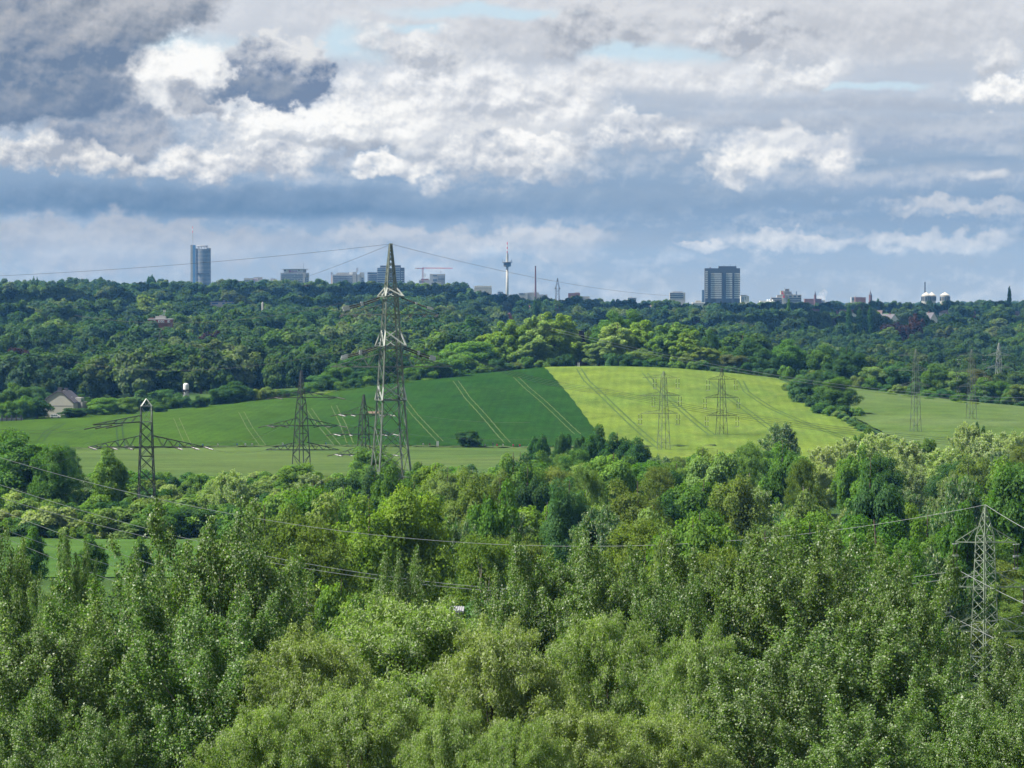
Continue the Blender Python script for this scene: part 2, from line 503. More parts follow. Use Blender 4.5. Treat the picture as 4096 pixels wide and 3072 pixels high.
M = {}
M['leaf'] = leaf_mat('leaf_soft', 0.6, 0.12, 0.45)
M['leaf_gloss'] = leaf_mat('leaf_glossy', 0.5, 0.45, 0.42, 0.4, 0.26)
M['leaf_willow'] = leaf_mat('leaf_willow', 0.5, 0.35, 0.45, 0.35, 0.38)
M['bark'] = plain('bark', (0.09, 0.075, 0.055), 0.9, 0, 0.4, 3.0, 0.2)
M['bark_grey'] = plain('bark_grey', (0.20, 0.18, 0.14), 0.85, 0, 0.4, 3.0, 0.2)
M['bark_pale'] = plain('bark_pale', (0.42, 0.38, 0.32), 0.8, 0, 0.4, 4.0, 0.2)
M['soil'] = plain('soil', (0.12, 0.085, 0.06), 0.95, 0, 0.3, 0.6, 0.1)
M['steel'] = plain('steel_grey_green', (0.13, 0.15, 0.12), 0.45, 0.35, 0.25, 1.5, 0.5)
M['steel_dark'] = plain('steel_dark', (0.05, 0.053, 0.05), 0.5, 0.35, 0.25, 1.5, 0.5)
M['steel_pale'] = plain('steel_pale', (0.34, 0.36, 0.32), 0.45, 0.4, 0.2, 1.5, 0.5)
M['steel_green'] = plain('steel_green', (0.22, 0.26, 0.19), 0.5, 0.2, 0.2, 1.5, 0.5)
M['insulator'] = plain('insulator_glaze', (0.035, 0.025, 0.022), 0.25, 0, 0.2, 6.0, 0.6)
M['fitting'] = plain('fitting_zinc', (0.45, 0.46, 0.46), 0.4, 0.6, 0.15, 5.0, 0.5)
M['wire'] = plain('wire_aluminium', (0.42, 0.43, 0.42), 0.4, 0.7, 0.05, 0.2, 0.5)
M['wire_dark'] = plain('wire_weathered', (0.06, 0.062, 0.062), 0.5, 0.4, 0.05, 0.2, 0.4)
# ------------------------------------------------------------------ ground and fields
def build_ground():
    ys = np.concatenate([np.arange(-300, 1800, 10), np.arange(1800, 4600, 50), np.arange(4600, 12201, 200)]).astype(float)
    us = np.linspace(-1, 1, 121)
    U, Y = np.meshgrid(us, ys)
    X = U * (260 + 0.3 * np.maximum(Y, 0))
    Z = H(X, Y)
    m = crop_mat('undergrowth', (0.030, 0.060, 0.014, 1), (0.042, 0.078, 0.018, 1), (0.06, 0.085, 0.028, 1))
    o = link('ground', grid_mesh('ground', X, Y, Z, m))
    tag(o, 'green ground of the valley and the hill behind it', kind='structure')
def sheet(name, ys, left, right, m, lift, nx=60, label=None):
    """a crop standing on the ground between two boundary curves x = left(y), right(y)"""
    t = np.linspace(0, 1, nx)
    X = np.array([left(y) + (right(y) - left(y)) * t for y in ys])
    Y = np.repeat(np.asarray(ys, float)[:, None], nx, 1)
    return X, Y
def field(name, label, X, Y, m, lift):
    Z = H(X, Y) + lift + 0.03 * np.sin(X * 1.3 + 0.4 * np.sin(Y * .05)) * np.sin(Y * .11 + X * .07)
    o = link(name, grid_mesh(name, X, Y, Z, m))
    tag(o, label, kind='structure')
    return o
XB = lambda y: 13 + (1500 - y) * 0.040                 # border of dark wheat and yellow-green barley
XL = lambda y: -86 + (1385 - y) * 0.097               # border of the paler wheat on the left
def yfar(x):
    return np.interp(x, [-260, -200, -135, -77, -20, 13, 60, 97, 110, 140, 200, 300], [1320, 1345, 1370, 1425, 1480, 1500, 1500, 1480, 1476, 1450, 1400, 1370])
def build_fields():
    def make(name, label, x_at, m, lift, y0=1106, y1=None, nx=70, ny=70):
        t = np.linspace(0, 1, nx); s = np.linspace(0, 1, ny)
        X = np.zeros((ny, nx)); Y = np.zeros((ny, nx))
        for j in range(nx):
            # follow the drill direction: the column runs from the near edge to the far edge
            xe = x_at(1350, t[j])
            ye = float(yfar(xe)) if y1 is None else y1
            yy = y0 + (ye - y0) * s
            X[:, j] = [x_at(y, t[j]) + (0.16 * math.sin(y * 0.43) + 0.22 * math.sin(y * 0.17 + 2)) * (t[j] > 0.98 or t[j] < 0.02) for y in yy]
            Y[:, j] = yy
        return field(name, label, X, Y, m, lift)
    dark = crop_mat('wheat', (0.009, 0.036, 0.003, 1), (0.013, 0.043, 0.004, 1), (0.018, 0.049, 0.005, 1), 2, (-25.0, -125.0, (0.034, 0.070, 0.006, 1)))
    pale = dark
    bright = crop_mat('barley', (0.094, 0.134, 0.018, 1), (0.074, 0.118, 0.018, 1), (0.118, 0.150, 0.030, 1), 2)
    right = crop_mat('rye', (0.055, 0.092, 0.019, 1), (0.068, 0.102, 0.030, 1), (0.076, 0.100, 0.026, 1), 30)
    strip = crop_mat('oat', (0.048, 0.084, 0.020, 1), (0.060, 0.092, 0.024, 1), (0.066, 0.088, 0.024, 1), 88)
    mead = crop_mat('meadow', (0.036, 0.084, 0.016, 1), (0.046, 0.092, 0.018, 1), (0.056, 0.086, 0.020, 1), 80)
    make('wheat_field', 'dark green wheat field on the middle of the hill slope', lambda y, t: XL(y) + (XB(y) - XL(y)) * t, dark, 0.55)
    make('pale_wheat_field', 'paler green wheat field at the left foot of the hill', lambda y, t: -235 + (XL(y) + 235) * t, pale, 0.50)
    make('barley_field', 'yellow green barley field on the right side of the hill', lambda y, t: XB(y) + (104 + (1480 - y) * 0.028 - XB(y)) * t, bright, 0.60, y0=990)
    make('rye_field', 'grey green field sloping away at the right behind the hedge', lambda y, t: 107.5 + (1480 - y) * 0.028 + (330 - 107 - (1480 - y) * 0.028) * t, right, 0.60, y0=1080)
    make('oat_strip', 'light green strip of field below the dark wheat', lambda y, t: -190 + 240 * t, strip, 0.45, y0=905, y1=1099)
    make('meadow', 'bright green meadow at the left behind the poplars', lambda y, t: -125 + 77 * t, mead, 0.15, y0=598, y1=694)
    # grassy baulk between the wheat and the oat strip
    X, Y = np.meshgrid(np.linspace(-190, 60, 160), np.linspace(1099.3, 1105.7, 5))
    Z = H(X, Y) + 0.35 + 0.5 * np.abs(np.sin(X * 1.7) * np.sin(X * 0.61 + Y))
    tag(link('grass_path', grid_mesh('grass_path', X, Y, Z, crop_mat('baulk_grass', (0.03, 0.05, 0.015, 1), (0.06, 0.085, 0.03, 1), (0.09, 0.11, 0.04, 1)))),
        'rough grass path between the wheat and the light strip', kind='structure')
    # tramlines: pairs of wheel tracks
    tm_d = plain('tramline_dry', (0.060, 0.080, 0.026), 0.9, 0, 0.3, 0.5, 0.1)
    tm_g = plain('tramline_green', (0.040, 0.070, 0.012), 0.9, 0, 0.3, 0.5, 0.1)
    tm_k = plain('tramline_dark', (0.012, 0.032, 0.008), 0.9, 0, 0.3, 0.5, 0.1)
    def track(pts, m, w, lift, label):
        pts = np.array(pts, float)
        yy = np.linspace(pts[0, 1], pts[-1, 1], 90)
        xx = np.interp(yy, pts[:, 1], pts[:, 0])
        # soften the corners of the polyline
        k = np.array([1, 2, 3, 4, 3, 2, 1.]); k /= k.sum()
        xx[3:-3] = np.convolve(xx, k, 'valid')
        mb = MB()
        for s in (-1.0, 1.0):
            v, f = [], []
            for i, (x, y) in enumerate(zip(xx, yy)):
                ww = w * (0.75 + 0.5 * random.random())
                x = x + s * 0.95 + 0.05 * math.sin(y * 0.3)
                for d in (-ww, ww):
                    v.append((x + d, y, h1(x + d, y) + lift))
            f = [(2 * i, 2 * i + 1, 2 * i + 3, 2 * i + 2) for i in range(len(yy) - 1)]
            mb.add(v, f)
        o = mb.build('tramline', m)
        tag(o, label, kind='structure')
    def on(pts):
        out = []
        for px, py in pts:
            D = dist_at(px, py, 950, 1700)
            out.append((at(px, py, D).x, D))
        return sorted(out, key=lambda p: p[1])
    for pts, lab in (([(2063, 1515), (2110, 1560), (2200, 1640), (2310, 1745)], 'pair of dry wheel tracks near the barley border'),
                     ([(1822, 1530), (1870, 1600), (1960, 1700), (2030, 1780)], 'pair of dry wheel tracks down the middle of the wheat'),
                     ([(1610, 1600), (1660, 1670), (1760, 1775)], 'pair of dry wheel tracks behind the main pylon'),
                     ([(1335, 1630), (1370, 1700), (1400, 1780)], 'pair of dry wheel tracks left of the small dark pylon'),
                     ([(1235, 1640), (1290, 1720), (1350, 1790)], 'faint dry wheel tracks right of the slender pylon')):
        track(on(pts), tm_d, 0.15, 0.60, lab)
    for pts, lab in (([(965, 1655), (1000, 1720), (1050, 1790)], 'pair of tracks in the paler wheat near the slender pylon'),
                     ([(705, 1680), (735, 1750), (765, 1810)], 'pair of tracks in the paler wheat right of the dark pylon')):
        track(on(pts), tm_d, 0.13, 0.56, lab)
    for pts, lab in (([(475, 1690), (480, 1750), (490, 1805)], 'pair of dark tracks in the paler wheat left of the dark pylon'),
                     ([(250, 1700), (190, 1735), (160, 1775)], 'dark curved tracks at the left end of the paler wheat')):
        track(on(pts), tm_k, 0.22, 0.56, lab)
    for pts, lab in (([(2315, 1482), (2345, 1530), (2440, 1620), (2560, 1735), (2640, 1800)], 'pair of green wheel tracks at the left of the barley'),
                     ([(2580, 1500), (2620, 1550), (2720, 1640), (2850, 1750)], 'pair of green wheel tracks between the two barley pylons'),
                     ([(2850, 1535), (2900, 1585), (3000, 1660), (3080, 1720)], 'pair of green wheel tracks beside the second barley pylon'),
                     ([(2962, 1530), (2985, 1575), (3080, 1640), (3390, 1765)], 'pair of green wheel tracks at the right of the barley')):
        track(on(pts), tm_g, 0.34, 0.66, lab)
    # patch of bare earth beside the main pylon
    X, Y = np.meshgrid(np.linspace(-1, 1, 12), np.linspace(-1, 1, 10))
    c = at(1500, 1657, dist_at(1500, 1657, 1000, 1600))
    ang = np.arctan2(Y, X); rr = np.maximum(abs(X), abs(Y)) * (1 + 0.2 * np.sin(3 * ang) + 0.12 * np.sin(5 * ang + 1))
    XX, YY = c.x + 2.6 * rr * np.cos(ang), c.y + 7 * rr * np.sin(ang)
    tag(link('bare_soil', grid_mesh('bare_soil', XX, YY, H(XX, YY) + 0.62, M['soil'])), 'brown bare soil patch in the wheat', kind='structure')
build_ground()
build_fields()
# ------------------------------------------------------------------ trees: crown and trunk meshes
rng = np.random.default_rng(7)
def unit(v):
    return v / np.maximum(np.linalg.norm(v, axis=-1, keepdims=True), 1e-9)
def leaves_to_mesh(name, c, n, ax, L, W, m):
    """diamond leaves at c, facing n, long axis near ax"""
    N = len(c)
    t = ax - n * (ax * n).sum(1, keepdims=True)
    t = unit(t + 1e-4)
    b = np.cross(n, t)
    s = rng.uniform(0.7, 1.3, (N, 1))
    l, w = t * L * s / 2, b * W * s / 2
    fold = n * W * 0.15
    V = np.stack([c - l, c + w + fold, c + l, c - w + fold], 1).reshape(-1, 3)
    return quads_mesh(name, V, N, m)
def puff_crown(name, seed, N, Rw, Hc, npuff, pr, L, W, m, base=0.0, flat=0.85, open_=0.0, pointed=0.0):
    """broad-leaved crown built of many leaf clumps; base = height of its underside above the root"""
    g = np.random.default_rng(seed)
    cs, rs = [], []
    for i in range(npuff):
        z = g.uniform(-0.95, 1.0)
        a = g.uniform(0, 2 * PI)
        q = math.sqrt(max(0, 1 - z * z)) if z > 0 else 1 - 0.25 * z * z      # leafy down to the ground
        k = g.uniform(0.35, 0.86) if i > npuff * 0.3 else g.uniform(0.0, 0.5)
        f = 1 - pointed * max(0, z)
        cs.append((math.cos(a) * q * k * Rw * f, math.sin(a) * q * k * Rw * f, base + Hc / 2 + z * (k if z > 0 else max(k, 0.8)) * Hc / 2))
        rs.append(pr * g.uniform(0.6, 1.35))
    cs, rs = np.array(cs), np.array(rs)
    # lopsided: no crown is round
    cs[:, 0] += 0.10 * Rw * np.sin(cs[:, 2] * 0.9 + seed); cs[:, 1] += 0.10 * Rw * np.cos(cs[:, 2] * 0.7 + seed * 2)
    pid = g.choice(npuff, N, p=rs ** 2 / (rs ** 2).sum())
    d = unit(g.normal(size=(N, 3)))
    d[:, 2] = np.where((d[:, 2] < -0.2) & (g.random(N) < 0.6), -d[:, 2], d[:, 2])
    d = unit(d)
    # bumpy clumps
    rr = rs[pid] * (0.55 + 0.5 * g.random(N) ** 0.6) * (1 + 0.22 * np.sin(d[:, 0] * 5 + pid) * np.sin(d[:, 1] * 6 + pid * 2) * np.sin(d[:, 2] * 5 + pid))
    c = cs[pid] + d * rr[:, None] * np.array([1, 1, flat])
    ctr = np.array([0, 0, base + Hc * 0.45])
    out = unit(c - ctr)
    n = unit(d * 0.8 + out * 0.4 + g.normal(size=(N, 3)) * 0.55 + np.array([0, 0, 0.25]))
    c[:, 2] = np.where(c[:, 2] < 0.05, g.uniform(0.05, 1.2, N), c[:, 2])
    return leaves_to_mesh(name, c, n, g.normal(size=(N, 3)), L, W, m), cs
def shoot_crown(name, seed, N, nshoot, Rw, Hc, base, slen, up, droop, rad, L, W, m, hang=0.0, tip=0.3, limbs=0):
    """crown of leafy shoots: slen their length, up their steepness, droop how far they bend over, rad the leafy radius"""
    g = np.random.default_rng(seed)
    z = g.uniform(0, 1, nshoot) ** 0.85
    a = g.uniform(0, 2 * PI, nshoot)
    prof = np.sin(np.clip(z * 0.86 + 0.12, 0, 1) * PI) ** 0.7          # widest in the middle
    lob = 1 + 0.22 * np.sin(a * 3 + seed) + 0.14 * np.sin(a * 5 + z * 7)
    r = Rw * prof * lob * g.uniform(0.25, 0.92, nshoot) ** 0.8
    start = np.stack([np.cos(a) * r, np.sin(a) * r, base + z * Hc * 0.88], 1)
    if limbs:                                   # foliage gathers round several upright limbs, with gaps between them
        la = np.arange(limbs) * 2 * PI / limbs + g.uniform(-.4, .4, limbs)
        lr = Rw * g.uniform(0.15, 0.78, limbs); lt = g.uniform(0.78, 1.0, limbs); lt[0] = 1.0; lr[0] *= 0.4
        li = g.integers(0, limbs, nshoot)
        zz = g.uniform(0.0, 1.0, nshoot)
        sp = Rw * 0.36 * np.sin(np.clip(zz * 0.8 + 0.18, 0, 1) * PI)
        grow = 0.35 + 0.65 * zz
        start = np.stack([np.cos(la[li]) * lr[li] * grow + g.normal(size=nshoot) * sp, np.sin(la[li]) * lr[li] * grow + g.normal(size=nshoot) * sp, base + zz * lt[li] * Hc * 0.9], 1)
        a = np.arctan2(start[:, 1] - np.sin(la[li]) * lr[li] * 0.6, start[:, 0] - np.cos(la[li]) * lr[li] * 0.6)
        z = zz
    outd = np.stack([np.cos(a), np.sin(a), np.zeros(nshoot)], 1)
    dirs = unit(outd * g.uniform(0.15, 1.0, (nshoot, 1)) * (1 - up) + np.array([0, 0, up]) + g.normal(size=(nshoot, 3)) * 0.16)
    ln = slen * g.uniform(0.55, 1.3, nshoot)
    if limbs:
        lead = z > 0.86
        dirs[lead] = unit(dirs[lead] * 0.35 + np.array([0, 0, 1.0])); ln[lead] *= 0.9
    sid = g.integers(0, nshoot, N)
    t = g.random(N) ** 0.8
    p = start[sid] + dirs[sid] * (ln[sid] * t)[:, None]
    p[:, 2] -= droop * (t ** 2) * ln[sid]
    p[:, :2] += outd[sid, :2] * (droop * 0.35 * t * ln[sid])[:, None]
    rl = rad * (1 - (1 - tip) * t)
    p += g.normal(size=(N, 3)) * rl[:, None] * np.array([1, 1, 0.8])
    tang = unit(dirs[sid] - np.array([0, 0, 1.0]) * (2 * droop * t)[:, None])
    n = unit(g.normal(size=(N, 3)) * 0.8 + outd[sid] * 0.35 + np.array([0, 0, 0.55]))
    ax = unit(tang * (0.5 if hang == 0 else 0.9) + np.array([0, 0, -hang]) + g.normal(size=(N, 3)) * 0.6)
    return leaves_to_mesh(name, p, n, ax, L, W, m), start[::max(1, nshoot // 24)]
def trunk_mesh(name, Hc, base, targets, m, r=0.22, lean=0.3, seed=1):
    g = random.Random(seed)
    mb = MB()
    top = base + Hc * 0.8
    pts = [(lean * math.sin(i * 0.8 + seed) * i / 6, lean * math.cos(i * 0.6 + seed) * i / 6, -1.0 + (top + 1) * i / 6) for i in range(7)]
    mb.tube(pts, [r * (1.25 - 1.1 * i / 6) for i in range(7)], 6)
    for c in targets:
        zz = max(base * 0.5, c[2] * 0.45 + 0.2)
        k = min(5.99, (zz + 1) / (top + 1) * 6)
        i = int(k)
        s = Vector(pts[i]).lerp(Vector(pts[i + 1]), k - i)
        e = Vector(c)
        mid = s.lerp(e, 0.5) + Vector((g.uniform(-.3, .3), g.uniform(-.3, .3), (e - s).length * 0.10))
        mb.tube([s, mid, e], [r * 0.42, r * 0.26, r * 0.08], 5, False)
    me = bpy.data.meshes.new(name)
    me.from_pydata(mb.v, [], mb.f)
    me.materials.append(m)
    me.update()
    return me

V = {}          # variant -> (crown mesh, trunk mesh, height, half width)
def variant(key, res, Hc, base, Rw, r=0.22, bark='bark', height=None, nlimb=9):
    crown, targets = res
    co = np.empty(len(crown.vertices) * 3, np.float32); crown.vertices.foreach_get('co', co)
    co = co.reshape(-1, 3)
    h = float(np.percentile(co[:, 2], 99.2)); w = float(np.percentile(np.abs(co[:, 0]), 99))
    tr = trunk_mesh('trunk', Hc, base, list(targets)[:nlimb], M[bark], r, 0.3, len(V))
    V[key] = (crown, tr, h, w)
def build_variants():
    for i in range(3):     # poplars near the camera, single glossy leaves
        variant('poplar%d' % i, shoot_crown('crown', 11 + i, 170000, 420, 5.2, 12.5, 2.0, 2.2, (0.60, 0.52, 0.64)[i], 0.10, 0.34, 0.118, 0.095, M['leaf_gloss'], tip=0.32, limbs=(8, 10, 7)[i]),
                12.5, 2.0, 5.2, 0.26, 'bark_grey', nlimb=22)
    for i in range(2):     # willows near the camera, narrow leaves
        variant('willow%d' % i, shoot_crown('crown', 31 + i, 160000, 300, 5.2, 9.0, 1.5, 2.6, 0.45, 0.38, 0.33, 0.175, 0.056, M['leaf_willow'], hang=0.4, tip=0.5),
                9.0, 1.5, 5.2, 0.3, 'bark', nlimb=20)
    variant('bush_near', puff_crown('crown', 41, 26000, 2.6, 4.0, 40, 0.75, 0.15, 0.10, M['leaf'], 0.2), 4.0, 0.4, 2.6, 0.12)
    # middle distance
    for i in range(4):
        variant('broad%d' % i, puff_crown('crown', 51 + i, 26000, (4.6, 5.4, 4.2, 5.0)[i], (9.0, 8.5, 10.5, 10.0)[i], (70, 90, 80, 64)[i], (1.15, 1.0, 1.1, 1.3)[i], 0.30, 0.22, M['leaf'], 0.5, 1.0,
                                        pointed=(0, 0.1, 0.45, 0.2)[i]), 9.0, 2.2, 4.8, 0.28)
    for i in range(2):
        variant('maple%d' % i, puff_crown('crown', 61 + i, 42000, 5.6, 13.5, 120, 1.15, 0.24, 0.19, M['leaf'], 1.0, 1.0, pointed=0.25), 13.5, 2.5, 5.6, 0.36)
    for i in range(2):
        variant('birch%d' % i, shoot_crown('crown', 71 + i, 34000, 260, 4.2, 10.5, 2.0, 2.2, 0.50, 0.62, 0.30, 0.20, 0.13, M['leaf'], hang=0.6, tip=0.7),
                10.5, 2.0, 4.2, 0.17, 'bark_pale', nlimb=12)
    for i in range(2):
        variant('osier%d' % i, shoot_crown('crown', 81 + i, 26000, 150, 4.8, 8.5, 0.8, 2.6, 0.62, 0.30, 0.42, 0.38, 0.14, M['leaf_willow'], hang=0.1, tip=0.4),
                8.5, 0.8, 4.8, 0.26, nlimb=12)
    for i in range(2):
        variant('shrub%d' % i, puff_crown('crown', 91 + i, 9000, 2.9, 3.6, 34, 0.75, 0.28, 0.19, M['leaf'], -0.4, 0.95), 3.4, 0.2, 2.9, 0.10, nlimb=6)
    variant('young', puff_crown('crown', 95, 12000, 1.9, 6.0, 50, 0.6, 0.20, 0.15, M['leaf'], 1.0, 1.0, pointed=0.6), 6.0, 1.0, 1.9, 0.12, nlimb=6)
    for i in range(3):     # open crowns of the trees on the hill top: limbs show between the clumps
        variant('hill%d' % i, puff_crown('crown', 101 + i, 22000, (6.0, 5.4, 4.8)[i], (14.5, 15.0, 12.0)[i], (120, 110, 90)[i], (0.95, 0.95, 0.95)[i], 0.45, 0.32, M['leaf'], 0.8, 1.1, pointed=0.15),
                (14.5, 15, 12.)[i], 2.2, 6, 0.36, nlimb=16)
    # far woods
    for i in range(4):
        variant('far%d' % i, puff_crown('crown', 111 + i, 5200, (5.6, 6.4, 5.0, 6.0)[i], (11, 10, 12.5, 11)[i], (34, 44, 36, 50)[i], (1.7, 1.5, 1.6, 1.45)[i], 0.85, 0.62, M['leaf'], 0.3, 1.0,
                                      pointed=(0, 0, 0.35, 0.15)[i]), 11, 1.5, 5.6, 0.35, nlimb=6)
    variant('column', shoot_crown('crown', 121, 3600, 60, 1.7, 16.5, 1.5, 2.6, 0.93, 0.0, 0.42, 0.75, 0.5, M['leaf'], tip=0.5), 16.5, 1.5, 1.7, 0.25, nlimb=4)
    variant('conifer', puff_crown('crown', 125, 4500, 3.2, 11, 60, 0.9, 0.7, 0.4, M['leaf'], 0.8, 0.6, pointed=0.95), 11, 0.8, 3.0, 0.22, nlimb=4)
build_variants()

CATS = dict(poplar=('poplar_tree', 'tree'), willow=('willow_tree', 'tree'), broad=('broadleaf_tree', 'tree'), maple=('maple_tree', 'tree'), birch=('birch_tree', 'tree'), osier=('willow_tree', 'tree'),
            shrub=('shrub', 'shrub'), young=('young_tree', 'tree'), hill=('locust_tree', 'tree'), far=('woodland_tree', 'tree'), column=('columnar_poplar', 'tree'), conifer=('conifer_tree', 'tree'), bush_near=('bush', 'bush'))
SORT = dict(poplar='poplar', willow='narrow leaved willow', broad='broadleaf tree', maple='tall maple', birch='drooping birch', osier='willow', shrub='shrub', young='young slender tree', hill='open crowned tree',
            far='round woodland tree', column='columnar poplar', conifer='conifer', bush_near='bush')
PLANTED = []
def plant(key, x, y, height, tint, width=None, rz=None, label=None, group=None, colour=None, cat=None, name=None):
    """one tree: an Empty at its root with a crown and a trunk"""
    crown, tr, h, w = V[key]
    sort = key.rstrip('0123456789')
    s = height / h
    sx = s if width is None else width / (2 * w)
    nm, ct = CATS[sort]
    o = bpy.data.objects.new(name or nm, None)
    COL.objects.link(o)
    o.location = (x, y, h1(x, y) - 0.1)
    o.rotation_euler = (0, 0, random.uniform(0, 2 * PI) if rz is None else rz)
    o.scale = (sx, sx, s)
    c = link('crown', crown, o)
    c.color = (tint[0], tint[1], tint[2], 1)
    link('trunk', tr, o)
    o['category'] = cat or ct
    top = pix((x, y, o.location.z + height))
    mid = pix((x, y, o.location.z + height * 0.7))
    PLANTED.append(dict(o=o, top=top, mid=mid, y=y, sort=sort, colour=colour, label=label, group=group, w=w * sx))
    if label: o['label'] = label
    if group: o['group'] = group
    return o
T = dict(mid=(0.075, 0.150, 0.030), fresh=(0.112, 0.192, 0.044), yellow=(0.145, 0.215, 0.040), olive=(0.125, 0.170, 0.050), silver=(0.190, 0.240, 0.135), dark=(0.042, 0.100, 0.032),
         bluish=(0.065, 0.135, 0.060), pale=(0.150, 0.215, 0.085), bronze=(0.110, 0.115, 0.050), copper=(0.060, 0.030, 0.032), blossom=(0.200, 0.260, 0.100), poplar=(0.066, 0.116, 0.040), willow=(0.118, 0.172, 0.060))
T = {k: tuple(c * f for c, f in zip(v, (1.34, 1.36, 0.80) if k in ('poplar', 'willow', 'silver') else (0.98, 1.02, 0.70))) for k, v in T.items()}
WORDS = dict(mid='mid green', fresh='fresh green', yellow='yellow green', olive='olive green', silver='silvery grey', dark='dark green', bluish='bluish green', pale='pale green', bronze='brownish green',
             copper='dark copper red', blossom='pale blossoming', poplar='glossy green', willow='light green')
def jit(c, g, k=0.14):
    f = g.uniform(1 - k, 1 + k)
    return tuple(v * f * g.uniform(0.94, 1.06) for v in c)
def put(key, px, top_py, D, width_px=None, col='mid', lift=1.0, **kw):
    """a tree whose trunk stands at distance D under pixel column px and whose top reaches row top_py"""
    x = at(px, 1500, D).x
    z = at(px, top_py, D).z
    h = max(1.2, z - h1(x, D))
    w = None if width_px is None else width_px / F * D
    return plant(key, x, D, h, jit([c * lift for c in T[col]], random, 0.06), w, colour=WORDS[col], **kw)
random.seed(5)
# --- the poplars and willows right below the view point
FORE = [
    # key, px, top row, distance, width px, tint
    ('poplar0', 20, 2165, 232, 330, 'poplar'), ('poplar2', 300, 2190, 226, 230, 'poplar'), ('poplar1', 620, 2265, 228, 330, 'poplar'), ('poplar0', 905, 2085, 224, 560, 'poplar'),
    ('poplar2', 1090, 2230, 230, 480, 'poplar'), ('poplar1', 460, 2345, 208, 560, 'poplar'), ('poplar0', 130, 2480, 200, 600, 'poplar'), ('poplar2', 830, 2440, 202, 560, 'poplar'),
    ('poplar1', 100, 2800, 178, 460, 'poplar'), ('poplar2', 430, 2880, 172, 360, 'poplar'),
    ('willow0', 1640, 2430, 212, 900, 'willow'), ('willow1', 1250, 2560, 198, 620, 'willow'), ('willow1', 1980, 2530, 206, 640, 'willow'), ('willow0', 1430, 2770, 182, 620, 'willow'),
    ('willow1', 1790, 2850, 174, 460, 'willow'), ('willow0', 1080, 2840, 178, 520, 'willow'), ('willow1', 2330, 2850, 176, 560, 'willow'), ('willow0', 2060, 2900, 170, 420, 'willow'),
    ('poplar1', 1590, 2270, 252, 330, 'poplar'), ('poplar0', 2230, 2195, 240, 460, 'poplar'), ('poplar2', 2450, 2225, 236, 420, 'poplar'), ('poplar1', 2050, 2330, 238, 360, 'poplar'),
    ('willow0', 2420, 2480, 212, 560, 'willow'), ('poplar2', 2735, 2330, 232, 360, 'poplar'), ('poplar0', 2900, 2205, 238, 480, 'poplar'), ('poplar1', 3130, 2180, 234, 520, 'poplar'),
    ('poplar2', 3395, 2175, 240, 500, 'poplar'), ('poplar0', 3600, 2285, 230, 460, 'poplar'), ('willow1', 2790, 2560, 204, 520, 'willow'), ('poplar1', 3330, 2500, 208, 700, 'poplar'),
    ('poplar2', 3080, 2640, 196, 560, 'poplar'), ('poplar1', 3720, 2660, 206, 420, 'poplar'), ('poplar0', 4080, 2560, 214, 420, 'poplar'), ('poplar2', 3930, 2840, 190, 420, 'poplar'),
    ('willow1', 2690, 2870, 178, 560, 'willow'), ('poplar0', 3450, 2830, 180, 560, 'poplar'), ('poplar1', 4180, 2760, 186, 420, 'poplar'),
]
for k, px, py, D, w, c in FORE:
    put(k, px, py, D, w * (1.38 if k.startswith('poplar') else 1.12), c, group='poplars and willows below the view point')
put('bush_near', 3850, 2770, 300, 230, 'yellow')
